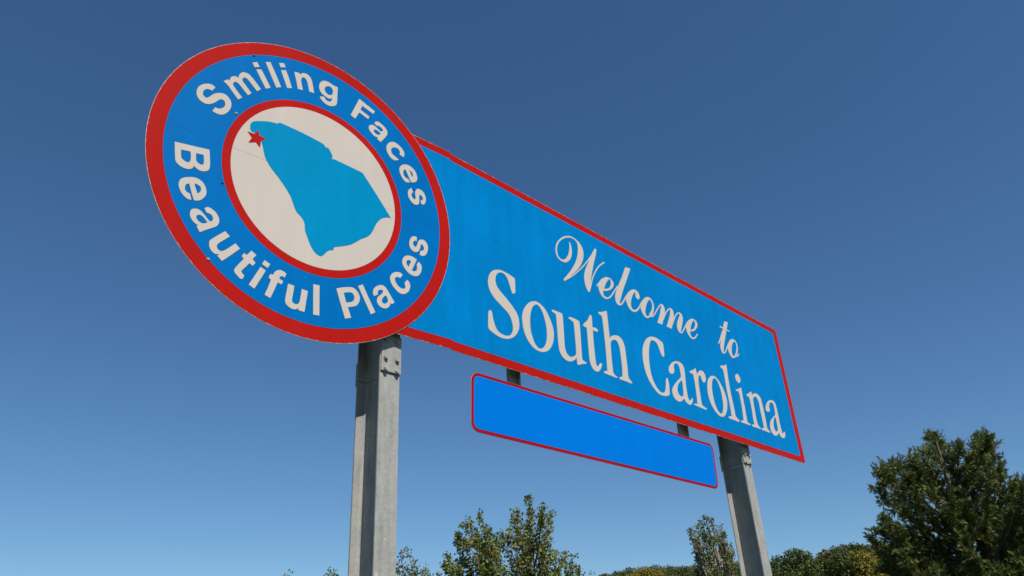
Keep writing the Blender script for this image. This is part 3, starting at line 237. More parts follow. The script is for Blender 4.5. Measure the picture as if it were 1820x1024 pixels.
 ('D', 'e', [[[[-0.8764,-0.476,1],[-0.9039,-0.4747],[-0.9363,-0.4528],[-0.9603,-0.4173],[-0.9679,-0.3799],[-0.9565,-0.3441],[-0.9223,-0.3187],[-0.8777,-0.3018],[-0.8428,-0.3048],[-0.8141,-0.3238],[-0.7937,-0.362],[-0.7905,-0.4021],[-0.8107,-0.4439],[-0.8337,-0.4636],[-0.8589,-0.4714,1],[-0.8796,-0.424],[-0.9044,-0.3601,1],[-0.9225,-0.3756],[-0.9269,-0.4031],[-0.9151,-0.4262],[-0.8889,-0.433,1],[-0.8748,-0.4728,1]],[[-0.8735,-0.3468,1],[-0.8499,-0.347],[-0.8312,-0.3572],[-0.8258,-0.3808],[-0.8336,-0.4021],[-0.8451,-0.4121,1],[-0.8603,-0.3799]]]]),
 ('D', 'a', [[[[-0.7862,-0.5021,1],[-0.7647,-0.4859],[-0.7381,-0.4905],[-0.7097,-0.5073],[-0.6886,-0.5347],[-0.6809,-0.5672],[-0.6891,-0.5981],[-0.7083,-0.6179],[-0.751,-0.6514],[-0.7908,-0.6859,1],[-0.8166,-0.6514,1],[-0.8076,-0.6406,1],[-0.8341,-0.6309],[-0.8586,-0.6058],[-0.8692,-0.5753],[-0.8634,-0.543],[-0.8362,-0.5262],[-0.8103,-0.5294],[-0.7821,-0.5485],[-0.7575,-0.5716],[-0.7386,-0.5843],[-0.7248,-0.574],[-0.7229,-0.5556],[-0.7367,-0.5332],[-0.7698,-0.5285,1]],[[-0.8119,-0.5637],[-0.8271,-0.5762],[-0.8245,-0.595],[-0.8075,-0.6108],[-0.7855,-0.6173],[-0.7652,-0.6096],[-0.754,-0.5978,1],[-0.7785,-0.5747],[-0.795,-0.5636]]]]),
 ('D', 'u', [[[[-0.6329,-0.6197,1],[-0.5994,-0.6476,1],[-0.6418,-0.6954],[-0.6681,-0.7271],[-0.6731,-0.7485],[-0.6629,-0.7669],[-0.6407,-0.7723],[-0.6167,-0.7556],[-0.5861,-0.7201],[-0.5571,-0.6849,1],[-0.5225,-0.7126,1],[-0.5746,-0.7778],[-0.6276,-0.8407,1],[-0.6612,-0.8135,1],[-0.651,-0.7993,1],[-0.6795,-0.8043],[-0.7076,-0.785],[-0.7213,-0.7558],[-0.7221,-0.7244],[-0.7059,-0.7013],[-0.6722,-0.6618]]]]),
 ('D', 't', [[[[-0.4454,-0.7003,1],[-0.4085,-0.7222,1],[-0.4316,-0.76,1],[-0.4083,-0.7818,1],[-0.425,-0.8088,1],[-0.4496,-0.797,1],[-0.4711,-0.8322],[-0.4937,-0.8665],[-0.4922,-0.8794],[-0.4718,-0.8973,1],[-0.4829,-0.9243],[-0.497,-0.9253],[-0.5189,-0.9102],[-0.5394,-0.8903],[-0.5401,-0.8683],[-0.5237,-0.8362],[-0.489,-0.7772,1],[-0.5059,-0.7625,1],[-0.4906,-0.7345,1],[-0.4737,-0.7447,1]]]]),
 ('D', 'i', [[[[-0.3707,-0.7981,1],[-0.3329,-0.815,1],[-0.3961,-0.9689,1],[-0.4362,-0.9512,1]]],[[[-0.348,-0.7399,1],[-0.3075,-0.7574,1],[-0.3225,-0.7914,1],[-0.3639,-0.7748,1]]]]),
 ('D', 'f', [[[[-0.1879,-0.7901,1],[-0.1959,-0.8228,1],[-0.2137,-0.8192],[-0.2305,-0.8269],[-0.2332,-0.8438,1],[-0.2053,-0.8534,1],[-0.2144,-0.8814,1],[-0.2424,-0.8742,1],[-0.2624,-0.9415],[-0.2818,-1.0032,1],[-0.323,-0.991,1],[-0.3059,-0.9323],[-0.2903,-0.8688,1],[-0.3084,-0.8586,1],[-0.2994,-0.8297,1],[-0.2789,-0.8277,1],[-0.2679,-0.7998],[-0.2395,-0.7789],[-0.2131,-0.7796]]]]),
 ('D', 'u', [[[[-0.1685,-0.861,1],[-0.1232,-0.8627,1],[-0.1262,-0.9198],[-0.13,-0.9673],[-0.1251,-0.9872],[-0.1068,-0.995],[-0.0878,-0.9912],[-0.075,-0.971],[-0.0706,-0.9264],[-0.0662,-0.8697,1],[-0.0207,-0.8728,1],[-0.0264,-0.9468],[-0.0338,-1.0357,1],[-0.0784,-1.0328,1],[-0.0796,-1.0191,1],[-0.1001,-1.0341],[-0.1255,-1.0364],[-0.1518,-1.026],[-0.1723,-1.0091],[-0.1781,-0.9814],[-0.1738,-0.9242]]]]),
 ('D', 'l', [[[[0.0152,-0.8072,1],[0.0629,-0.8027,1],[0.0779,-1.031,1],[0.0317,-1.0359,1]]]]),
 ('D', 'P', [[[[0.1938,-0.7867,1],[0.2382,-0.7651],[0.2815,-0.749],[0.3256,-0.7395],[0.3592,-0.7553],[0.3813,-0.7848],[0.387,-0.819],[0.3725,-0.859],[0.3492,-0.8814],[0.2941,-0.905,1],[0.3242,-0.9799,1],[0.2764,-0.9995,1],[0.2338,-0.8913]],[[0.2544,-0.803,1],[0.2916,-0.787],[0.3198,-0.7832],[0.3368,-0.798],[0.3421,-0.8203],[0.3313,-0.8472],[0.3078,-0.862],[0.2783,-0.8725,1]]]]),
 ('D', 'l', [[[[0.3674,-0.7125,1],[0.4058,-0.6892,1],[0.4556,-0.7747],[0.5208,-0.8811,1],[0.4841,-0.9084,1],[0.4281,-0.8149]]]]),
 ('D', 'a', [[[[0.5033,-0.7544,1],[0.4937,-0.7267],[0.503,-0.6912],[0.5276,-0.663],[0.5616,-0.645],[0.5921,-0.6472],[0.6145,-0.6653],[0.6464,-0.7056],[0.6837,-0.7546,1],[0.6614,-0.7747,1],[0.6473,-0.7714,1],[0.6422,-0.7933],[0.6233,-0.8171],[0.5978,-0.8284],[0.5677,-0.8269],[0.5415,-0.8101],[0.5298,-0.7811],[0.5393,-0.7498],[0.56,-0.7273],[0.5766,-0.7059],[0.5803,-0.6882],[0.5672,-0.6839],[0.5501,-0.6891],[0.5356,-0.7059],[0.5366,-0.7323,1]],[[0.6039,-0.7203],[0.5822,-0.7453],[0.5722,-0.7687],[0.5792,-0.787],[0.5966,-0.7902],[0.6178,-0.7758],[0.6259,-0.7571],[0.6187,-0.7345]]]]),
 ('D', 'c', [[[[0.7528,-0.496,1],[0.7316,-0.5315,1],[0.7062,-0.531],[0.6884,-0.5395],[0.6817,-0.5616],[0.6955,-0.5884],[0.726,-0.6129],[0.7623,-0.616],[0.7801,-0.5963],[0.7704,-0.5622,1],[0.7943,-0.5277,1],[0.8161,-0.5451],[0.8227,-0.5832],[0.805,-0.6285],[0.7631,-0.6609],[0.721,-0.6595],[0.6787,-0.6331],[0.6482,-0.5976],[0.6393,-0.5552],[0.6579,-0.5151],[0.6933,-0.4922],[0.7295,-0.4862]]]]),
 ('D', 'e', [[[[0.8823,-0.318,1],[0.8607,-0.3729],[0.8362,-0.4282,1],[0.8582,-0.4328],[0.8831,-0.4128],[0.886,-0.3823],[0.8827,-0.3626,1],[0.9002,-0.3329,1],[0.9207,-0.3469],[0.9305,-0.3795],[0.9212,-0.4241],[0.8961,-0.4587],[0.8586,-0.4736],[0.815,-0.4672],[0.7776,-0.4415],[0.7492,-0.4042],[0.7485,-0.3633],[0.7694,-0.3266],[0.8065,-0.3079],[0.8442,-0.307]],[[0.829,-0.3509,1],[0.8071,-0.3482],[0.7886,-0.3615],[0.7859,-0.386],[0.8049,-0.4103,1],[0.8169,-0.3816]]]]),
 ('D', 's', [[[[0.8805,-0.1117,1],[0.8809,-0.1486,1],[0.8616,-0.1524],[0.8459,-0.1734],[0.8493,-0.1966],[0.8686,-0.208],[0.8844,-0.1841],[0.8969,-0.1428],[0.9259,-0.1187],[0.9586,-0.1174],[0.9849,-0.1421],[0.9914,-0.1831],[0.9784,-0.2306],[0.9525,-0.2608],[0.9203,-0.2677],[0.9106,-0.2661,1],[0.9168,-0.2276,1],[0.9394,-0.2166],[0.9523,-0.1968],[0.9457,-0.1746],[0.9326,-0.1607],[0.9197,-0.1715],[0.9135,-0.2043],[0.8945,-0.2414],[0.8627,-0.2555],[0.8309,-0.2455],[0.8115,-0.2161],[0.811,-0.1738],[0.8294,-0.1304],[0.858,-0.1125]]]]),
 ('D', 'MAP', [[[[-0.5649,0.2966],[-0.5538,0.3225],[-0.5281,0.3442],[-0.4397,0.3864],[-0.3686,0.4039],[-0.3554,0.4194],[-0.311,0.4211],[-0.2052,0.4184],[-0.0965,0.4106],[0.0068,0.3989,1],[0.0188,0.3869,1],[0.0339,0.3763],[0.0479,0.383],[0.0741,0.351],[0.0904,0.3232],[0.0858,0.2946,1],[0.1096,0.3003],[0.2325,0.2946],[0.3587,0.2853,1],[0.4572,0.1765],[0.5471,0.0725],[0.6338,-0.0296,1],[0.5939,-0.0364],[0.5432,-0.0681],[0.5027,-0.1265],[0.4721,-0.2055],[0.4411,-0.2586],[0.3937,-0.3006],[0.3701,-0.3174],[0.3013,-0.3826],[0.2405,-0.4202],[0.1537,-0.462,1],[0.1522,-0.486,1],[0.1083,-0.5091],[0.081,-0.5464],[0.056,-0.5703],[0.0157,-0.5613],[-0.0238,-0.5217],[-0.058,-0.4572],[-0.0813,-0.404],[-0.0898,-0.3526],[-0.1134,-0.3146],[-0.16,-0.2779],[-0.1946,-0.2127],[-0.2092,-0.1788],[-0.2612,-0.1126],[-0.3167,-0.056],[-0.3711,-0.0073],[-0.4112,0.0395],[-0.437,0.0848],[-0.4543,0.1425],[-0.4679,0.1775],[-0.4956,0.239],[-0.5305,0.2384],[-0.5596,0.2489]]]]),
 ('D', 'STAR', [[[[-0.5788,0.2265,1],[-0.529,0.2281,1],[-0.5032,0.2756,1],[-0.4923,0.2316,1],[-0.4354,0.2256,1],[-0.4755,0.1907,1],[-0.475,0.1324,1],[-0.5107,0.1638,1],[-0.5625,0.1362,1],[-0.5419,0.1875,1]]]]),
]
TREES = [
 {"kind":"broad","base":[-1.2,25.97],"tips":[[-1.53,26.25,6.74],[-1.88,26.51,6.57],[-2.07,26.63,6.39],[-2.39,26.96,6.02],[-2.69,26.44,5.41],[-2.79,26.87,5.12],[-1.31,24.84,5.93],[-1.22,25.89,6.05],[-1.11,27.04,6.1],[-0.94,26.34,5.98],[-2.31,26.86,6.12],[-1.6,25.02,6.0],[-2.5,25.81,5.17],[-2.37,25.28,4.74],[-2.81,25.95,4.71],[-1.98,26.1,5.83],[-1.54,24.78,5.55],[-1.26,25.29,5.42],[-1.08,25.45,5.29],[-2.3,26.9,5.39],[-1.49,26.6,5.22],[-0.97,25.16,4.87],[-1.9,26.65,4.88]],"label":"left bushy green tree of the middle pair, just right of the left steel post"},
 {"kind":"broad","base":[0.07,27.5],"tips":[[0.17,26.56,7.13],[-0.48,27.8,6.97],[-0.3,26.53,6.7],[0.65,26.2,6.79],[0.95,28.45,6.9],[0.56,26.74,6.69],[0.72,26.75,6.32],[-0.56,28.75,6.56],[-0.66,28.46,6.26],[0.82,26.94,5.58],[1.34,28.67,5.56],[1.58,27.56,5.22],[1.71,27.91,5.02],[1.66,26.68,4.64],[1.08,28.63,5.57],[0.26,27.99,7.01],[-0.12,28.71,6.72],[0.7,28.52,6.2],[-0.81,26.96,6.0],[-0.2,27.14,5.96],[-0.36,26.63,5.6],[0.08,26.58,5.34],[0.67,26.36,5.25],[1.05,26.96,4.99],[1.35,27.74,4.87],[-0.83,26.2,4.94],[0.51,27.96,4.91]],"label":"taller green tree of the middle pair, below the blank blue plate"},
 {"kind":"vine","base":[8.68,36.99],"tips":[[8.42,36.72,7.96],[8.68,36.61,7.85],[8.26,37.74,7.78],[8.29,37.04,7.81],[7.63,36.85,7.34],[7.73,37.17,7.12],[8.05,37.56,7.43],[8.88,36.03,7.39],[9.14,37.86,7.37],[8.95,35.95,7.11],[9.09,37.41,7.14],[7.91,37.87,6.84],[8.29,36.1,7.28],[8.75,37.57,7.23],[7.96,36.88,6.96],[8.28,37.25,7.15],[8.98,35.91,6.6],[8.83,36.03,6.47],[9.26,36.2,6.57],[9.47,37.74,6.53],[8.03,36.52,6.53],[8.55,37.55,6.76],[8.13,38.0,6.37],[8.62,37.92,6.39],[9.03,36.59,6.28],[9.27,36.55,6.21],[8.61,37.06,6.06],[7.86,37.74,5.67],[8.07,36.33,5.69],[8.08,37.64,5.44],[9.33,37.45,5.66],[8.97,37.67,5.55],[8.44,36.1,5.65]],"label":"thin ragged tree with pale bare stems beside the right steel post"},
 {"kind":"sparse","base":[-3.66,24.73],"tips":[[-3.79,25.25,5.46],[-3.84,24.21,5.2],[-3.11,24.61,5.02],[-4.05,24.8,4.97],[-3.49,25.26,4.96],[-2.99,24.63,4.62],[-3.7,25.24,4.77],[-3.99,24.73,4.65],[-3.19,24.57,4.63]],"label":"sparse yellowish tree top peeking out right of the left steel post"},
 {"kind":"tiny","base":[-7.97,25.8],"tips":[[-7.71,25.72,4.97],[-7.77,25.59,4.86],[-7.59,25.56,4.78],[-7.83,25.54,4.75]],"label":"smallest leafy tip at the bottom edge, farthest left of all the trees"},
 {"kind":"tiny","base":[-6.54,26.2],"tips":[[-6.48,26.37,5.12],[-6.44,26.63,5.08],[-6.47,25.93,4.93],[-6.14,25.92,4.88]],"label":"tiny leafy tip at the bottom edge just left of the left steel post"},
 {"kind":"tiny","base":[3.99,44.82],"tips":[[3.72,45.33,6.81],[3.49,44.9,6.65],[3.9,44.74,6.55],[3.3,44.62,6.48],[4.1,44.91,6.5]],"label":"tiny tree top at the bottom edge between the leafy pair and the wooded ridge"},
 {"kind":"cedar","base":[11.42,21.11],"tips":[[12.48,23.03,7.67],[12.02,21.79,7.08],[10.27,19.47,6.28],[11.67,22.68,6.95],[10.28,20.31,6.34],[11.63,21.73,6.98],[12.46,22.81,7.5],[10.4,22.66,6.57],[9.44,20.31,6.08],[9.8,20.9,6.25],[11.08,23.34,6.96],[9.71,20.25,6.3],[10.69,22.03,6.6],[10.52,21.15,6.43],[9.22,20.53,5.67],[10.27,22.29,6.02],[9.01,20.06,4.86],[9.27,20.25,4.74],[11.61,20.39,6.63],[10.81,19.29,6.27],[11.02,19.1,6.32],[12.49,20.88,6.86],[13.08,21.39,7.11],[13.34,21.92,7.32],[11.75,19.06,6.49],[12.51,20.13,6.72],[12.21,19.71,6.27],[12.71,20.87,6.36],[12.63,20.35,6.03],[13.63,22.06,6.24],[12.33,19.94,5.38],[11.91,18.55,5.22],[13.33,20.99,5.68],[11.96,19.02,5.27],[13.37,20.62,5.63],[12.73,20.37,5.51],[13.75,21.84,5.27],[12.96,20.49,4.8],[9.87,22.46,4.9],[9.05,21.1,4.45],[9.91,22.11,4.84],[9.54,20.84,4.53],[13.52,21.15,4.74],[13.22,20.12,4.79],[12.25,18.74,4.84],[10.29,20.38,6.13],[9.86,21.26,6.09],[10.5,22.73,5.77],[11.4,19.5,6.18],[12.02,21.85,7.25],[12.91,21.04,6.79],[12.01,18.64,4.83],[13.48,20.74,4.38],[12.27,18.51,4.26],[11.52,19.15,3.58],[11.7,21.43,5.98],[12.22,19.31,4.22],[11.89,22.74,3.46],[9.8,21.81,3.67],[12.23,19.74,3.17],[13.16,21.61,4.79],[10.46,19.28,5.15],[13.02,21.33,4.1],[9.99,19.64,2.84],[11.44,19.33,2.77],[12.16,22.97,4.55],[12.53,21.4,4.12],[10.16,20.39,4.52],[9.41,20.23,4.38],[13.74,22.16,2.91],[12.19,21.51,4.35],[11.85,22.48,6.22],[9.68,20.22,3.42],[12.82,20.94,3.88],[11.78,20.17,3.18],[11.35,19.81,3.63],[11.88,20.0,4.05],[12.51,21.06,4.93],[10.83,20.67,3.46],[11.95,20.23,4.77],[11.78,19.05,3.1],[12.86,21.97,6.35],[12.06,21.5,5.12],[12.68,21.94,4.48],[12.1,20.38,3.38],[13.15,21.9,4.17],[11.75,21.01,3.58],[12.64,20.88,3.97],[12.4,20.92,3.03],[12.21,21.88,2.98],[12.45,19.98,3.31],[10.88,19.38,5.04],[11.15,18.9,2.8],[10.56,20.09,3.62],[10.94,19.05,3.33],[10.68,23.39,3.69],[11.51,20.97,3.77],[11.54,22.34,4.07],[11.03,18.81,3.33],[12.44,20.37,5.61],[10.85,23.31,4.62],[12.41,21.15,5.25],[11.77,20.55,3.8],[9.55,21.85,4.2],[9.91,19.91,5.39],[9.47,20.39,4.57],[9.74,20.28,4.94],[9.37,21.5,4.16],[10.66,20.94,3.98],[12.75,22.28,5.35],[12.02,18.98,4.35],[10.72,20.26,4.9],[10.93,20.26,5.5],[11.66,19.26,3.73],[9.14,21.17,3.8],[9.33,20.84,4.01],[10.73,21.38,4.17],[11.52,18.67,2.86],[11.73,23.06,3.58],[11.7,20.29,4.59],[10.76,23.59,4.2],[11.68,21.91,3.06],[13.1,21.02,3.26],[10.53,21.43,3.26],[10.26,23.85,4.62],[10.72,19.58,3.75],[10.25,22.52,4.0],[12.11,19.65,3.67],[11.73,21.82,5.31],[10.75,22.58,3.13],[9.99,20.18,2.98],[11.87,19.33,3.26],[9.3,19.84,2.93],[10.86,20.06,4.37],[9.6,19.95,2.92],[11.31,20.67,4.87],[12.63,22.82,5.89],[11.57,20.35,4.37],[10.08,20.86,3.5],[12.57,20.28,4.72],[11.2,20.14,4.8],[13.08,21.33,3.12],[11.01,22.4,5.07],[9.19,20.56,2.98],[10.06,20.53,3.94],[11.54,21.9,3.93],[12.51,22.72,3.72],[10.04,22.51,3.66],[10.51,21.24,4.26],[11.94,23.2,5.43],[10.47,19.15,4.09],[9.86,19.74,3.5],[12.75,21.77,6.17],[10.32,21.23,4.36],[11.42,18.8,2.83],[12.09,20.98,6.04],[13.36,22.48,4.12],[11.54,21.14,3.67],[11.54,20.29,4.25],[11.7,18.88,3.53],[9.91,19.77,3.21],[11.13,23.22,5.07],[12.58,20.39,4.55],[13.27,22.26,3.43],[10.39,19.43,4.71],[11.46,19.79,2.92],[9.21,20.0,4.09],[11.34,20.64,4.2],[10.21,19.56,5.36],[10.95,20.14,3.3],[9.72,21.5,4.87],[11.76,19.93,3.1],[11.38,18.86,5.62],[10.81,19.12,2.79]],"label":"large dark cedar with feathery boughs at the right edge"},
]
RIDGE = [[8.39,88.38,11.35,2.14,1,"leftmost low olive crown where the wooded ridge rises from the frame edge"],[9.41,84.55,11.18,2.27,0,"second ridge crown from the left, low and green, before the yellow one"],[10.62,84.59,11.4,2.09,1,"olive ridge crown directly left of the small yellow one"],[11.82,82.67,11.21,2.1,2,"small yellow crown on the ridge below the blank plate"],[13.3,84.29,11.45,2.56,0,"green ridge crown touching the right side of the small yellow one"],[14.84,84.49,11.34,2.53,0,"flat green ridge crown midway between the yellow one and the ragged tree"],[15.62,81.23,10.89,2.05,1,"olive ridge crown left of the ragged tree with pale stems"],[17.59,83.48,11.29,2.32,0,"green ridge crown right behind the stems of the ragged tree"],[19.59,83.3,11.27,2.25,1,"olive ridge crown between the ragged tree and the right steel post"],[21.72,83.21,11.25,2.45,0,"green ridge crown partly hidden by the left edge of the right steel post"],[24.4,84.87,11.44,2.21,0,"green ridge crown hidden behind the right steel post"],[17.68,56.91,8.43,1.77,0,"low green crown touching the right side of the right steel post"],[18.14,54.87,8.61,1.49,0,"rounded green dome-shaped crown just right of the right steel post"],[19.27,55.23,7.97,1.48,1,"low dip of brown olive foliage right of the dome-shaped green crown"],[21.47,58.35,8.58,1.77,2,"first golden crown right of the dome-shaped green one"],[21.11,54.56,8.59,1.49,1,"tall olive crown between the two golden ones"],[21.23,52.53,8.42,1.54,0,"green crown between the golden ones and the cedar"],[21.95,52.25,8.2,1.61,2,"second golden crown, directly left of the cedar"],[24.41,55.49,8.92,1.54,1,"olive crown showing behind the left edge of the cedar"],[24.0,51.14,8.2,1.72,0,"green crown behind the lower left boughs of the cedar"],[25.35,50.37,7.9,1.52,1,"olive crown behind the middle of the cedar"]]
# ------------------------------------------------ the sign (local x along the sign, -y out of its face, z up)
ZC = 4.904
DX = Vector((0.68384, 0.72963, 0))          # world direction of local x
root = empty('welcome_sign', (-1.3842, 4.6237, 0), math.atan2(DX.y, DX.x))
tag(root, 'blue and red roadside welcome sign with round emblem, on two galvanised steel posts', 'sign')

# round panel: two half sheets of plywood-thick board, film layers in front
DT = -0.0626       # the round board and the first sheet stand slightly turned back from the long panel
DS = 1.0134; R = 1.22 * DS; SEAM = .045 * DS; DISC = (.0325, .056, 1.6 + 3.304 * DS)
def seg(r, top, n=96, jit=0.0):
    g_ = .0007; h = SEAM + (g_ if top else -g_); a0 = math.asin(h / r)
    A = np.linspace(a0, math.pi - a0, n) if top else np.linspace(math.pi - a0, 2 * math.pi + a0, n)
    return [((r - (random.random() ** 3 * jit)) * math.cos(a), max((r) * math.sin(a), h) if top else min(r * math.sin(a), h)) if not jit else
            (lambda rr: (rr * math.cos(a), max(rr * math.sin(a), h) if top else min(rr * math.sin(a), h)))(r - random.random() ** 3 * jit) for a in A]
halves = []
for top in (True, False):
    b_ = MB(); b_.plate([seg(R, top)], 0, .003); o = b_.build('round_panel', root, M['edge']); o.location = DISC; o.rotation_euler = (0, 0, DT); halves.append(o)
    o['label'] = 'upper half of the round emblem board' if top else 'lower half of the round emblem board'
    for i, (nm, r_, mk, jit) in enumerate((('red_border', R - .0022, 'red', .003), ('blue_field', .912 * R, 'blue', 0), ('red_ring', .5983 * R, 'red', 0), ('white_disc', .548 * R, 'white', 0))):
        f_ = MB(); f_.plate([seg(r_, top, 300 if jit else 96, jit)], -.0007 * (i + 1), -.0007 * i - .0001); f_.build(nm, o, M[mk])

# the rectangular panel: sheets side by side, each board with its film
def film_sheet(idx, x0, x1, dz, dy, last):
    z0, z1 = -.966 + dz, .966 + dz
    def corner(x0, x1, z0, z1, r, n=6):
        if not last: return [(x0, z0), (x1, z0), (x1, z1), (x0, z1)]
        p = [(x0, z0)]
        for cx, cz, a0 in ((x1 - r, z0 + r, -90), (x1 - r, z1 - r, 0)):
            p += [(cx + r * math.cos(math.radians(a0 + 90 * k / n)), cz + r * math.sin(math.radians(a0 + 90 * k / n))) for k in range(n + 1)]
        return p + [(x0, z1)]
    def rough(p, amp):
        amp *= .6       # break the long edges up with small chips
        out = []
        for i in range(len(p)):
            a, b2 = p[i], p[(i + 1) % len(p)]; out.append(a); L_ = math.hypot(b2[0] - a[0], b2[1] - a[1]); n = int(L_ / .02)
            if abs(a[1] - b2[1]) < 1e-6 and n > 3:
                s = 1 if a[1] < 0 else -1
                for k in range(1, n): out.append((a[0] + (b2[0] - a[0]) * k / n, a[1] + s * random.random() ** 4 * amp))
        return out
    b_ = MB(); b_.plate([corner(x0, x1, z0, z1, .05)], dy, dy + .004); o = b_.build('rectangular_panel', root, M['edge']); o.location = (0, 0, ZC)
    if idx == 0: o.rotation_euler = (0, 0, DT); o.location = (1.285 * (1 - math.cos(DT)), .0626 * 1.285 - .016, ZC)
    e = .0015; xr = x1 - (.002 if last else 0)
    f_ = MB(); f_.plate([rough(corner(x0, xr, z0 + e, z1 - e, .05), .007)], dy - .0007, dy - .0001); f_.build('red_border', o, M['red'])
    f_ = MB(); f_.plate([corner(x0, x1 - (.118 if last else 0), z0 + .081, z1 - .077, .012)], dy - .0014, dy - .0008); f_.build('blue_field', o, M['blue2'])
    return o
xs = [.66, 1.285, 2.53, 3.77, 5.01, 6.25, 7.503]
sheets = [film_sheet(i, xs[i], xs[i + 1] - .0008, [0, 0, .001, -.001, .0015, 0][i], [0, 0, .0004, 0, .0003, 0][i], i == 5) for i in range(6)]
for i, s_ in enumerate(sheets):
    if i == 0: s_['label'] = 'first sheet of the long panel, standing slightly proud, behind the round board'

# lettering, map outline and star
def glyph(pl, ch, polys):
    disc = pl == 'D'
    if disc: base = -.0031 if ch not in ('MAP', 'STAR') else (-.0036 if ch == 'MAP' else -.0044)
    else: base = -.0026
    mb = MB()
    sc = DS if disc else 1
    for i, loops in enumerate(polys):
        ls = [[(a * sc, c * sc) for a, c in smooth_loop(lp)] for lp in loops]
        mb.plate(ls, base - .0003 * i - .0005, base - .0003 * i)
    cx = np.mean([v[0] for v in mb.v])
    nm = dict(MAP='state_map', STAR='star').get(ch, 'letter')
    if disc: par = halves[0] if np.mean([v[2] for v in mb.v]) > SEAM else halves[1]
    else: par = next(s_ for i, s_ in enumerate(sheets) if cx < xs[i + 1])
    mb.build(nm, par, M[dict(MAP='cyan', STAR='red').get(ch, 'letter')])
for gl in LETTERS: glyph(*gl)

# rivet heads and scars on the round board
for x, z in RIVETS:
    x *= DS; z *= DS
    mb = MB(); ring = [(x + .011 * math.cos(a), -.0029, z + .011 * math.sin(a)) for a in np.linspace(0, 2 * math.pi, 12, endpoint=False)]
    ring2 = [(x + .006 * math.cos(a), -.0075, z + .006 * math.sin(a)) for a in np.linspace(0, 2 * math.pi, 12, endpoint=False)]
    mb.add(ring + ring2, [(i, (i + 1) % 12, 12 + (i + 1) % 12, 12 + i) for i in range(12)] + [tuple(range(12, 24))]); mb.build('rivet', halves[0] if z > SEAM else halves[1], M['blue'] if random.random() < .5 else M['bolt'])

# blank lower plate
def quad_round(c, r, n=6):
    # c: bl, br, tr, tl ; rounds each corner with a quadratic arc
    out = []
    for i in range(4):
        p = np.array(c[i]); a = np.array(c[i - 1]); d = np.array(c[(i + 1) % 4])
        pa = p + (a - p) / np.linalg.norm(a - p) * r; pd = p + (d - p) / np.linalg.norm(d - p) * r
        for k in range(n + 1):
            t = k / n; out.append(tuple((1 - t)**2 * pa + 2 * t * (1 - t) * (p * .8 + (pa + pd) * .1) + t * t * pd))
    return out
c0 = [(1.476, -1.587), (5.104, -1.596), (5.139, -1.094), (1.494, -1.091)]
def inset(c, e): return [(c[0][0] + e, c[0][1] + e), (c[1][0] - e, c[1][1] + e), (c[2][0] - e, c[2][1] - e), (c[3][0] + e, c[3][1] - e)]
b_ = MB(); b_.plate([quad_round(c0, .075)], 0, .005); lp = b_.build('blank_plate', root, M['edge']); lp.location = (0, 0, ZC); lp['label'] = 'blank bright blue plate with a thin red edge hung below the long panel'
f_ = MB(); f_.plate([quad_round(inset(c0, .001), .075)], -.0007, -.0001); f_.build('red_border', lp, M['red2'])
f_ = MB(); f_.plate([quad_round(inset(c0, .028), .05)], -.0014, -.0008); f_.build('blue_field', lp, M['blue3'])
# hangers carrying the plate
for x0, x1 in ((2.035, 2.176), (4.672, 4.845)):
    b_ = MB(); b_.box(x0, x0 + .022, .10, .132, ZC - 1.49, ZC - .35); b_.box(x1 - .022, x1, .10, .132, ZC - 1.49, ZC - .35); b_.box(x0 + .022, x1 - .022, .122, .132, ZC - 1.49, ZC - .35)
    for z in (-1.2, -1.42): b_.box(x0 + .03, x1 - .03, .0055, .1215, ZC + z - .02, ZC + z + .02)
    b_.build('hanger', root, M['galv'])
# stringers behind the boards: the long ones straight, the short ones turned with the round board
for z in (-.78, -.26, .26, .78):
    b_ = MB(); b_.box(.90, 7.42, .086, .0895, ZC + z - .05, ZC + z + .05); b_.box(.90, 7.42, .0505, .0859, ZC + z - .004, ZC + z + .004)
    b_.build('stringer', root, M['alu'])
    for x in (1.7, 2.9, 4.2, 5.4, 6.8):
        b_ = MB(); b_.box(x - .03, x + .03, .0045, .050, ZC + z - .02, ZC + z + .02); b_.build('spacer', root, M['alu'])
for z in (-.8, -.3, .3, .8):
    w_ = math.sqrt(R * R - z * z) - .12
    b_ = MB(); b_.box(-w_, .60, .004, .045, z - .012, z + .012); o = b_.build('stringer', root, M['alu']); o.location = DISC; o.rotation_euler = (0, 0, DT)

# posts: wide-flange beams with a saw cut and bolted plates
def hexbolt(x, y, z, r=.0165, h=.016, rot=.2):
    mb = MB(); n = 6
    w_ = [(x + .022 * math.cos(a), y, z + .022 * math.sin(a)) for a in np.linspace(0, 2 * math.pi, 14, endpoint=False)]
    w2 = [(a, y - .004, c) for a, b2, c in w_]
    mb.add(w_ + w2, [(i, (i + 1) % 14, 14 + (i + 1) % 14, 14 + i) for i in range(14)] + [tuple(range(14, 28))])
    hx = [(x + r * math.cos(a + rot), z + r * math.sin(a + rot)) for a in np.linspace(0, 2 * math.pi, n, endpoint=False)]
    a_ = [(p[0], y - .004, p[1]) for p in hx]; b2 = [(p[0], y - h, p[1]) for p in hx]; c_ = [(x + (p[0] - x) * .84, y - h - .003, z + (p[1] - z) * .84) for p in hx]
    mb.add(a_ + b2 + c_, [(i, (i + 1) % n, n + (i + 1) % n, n + i) for i in range(n)] + [(n + i, n + (i + 1) % n, 2 * n + (i + 1) % n, 2 * n + i) for i in range(n)] + [tuple(range(2 * n, 3 * n))])
    return mb
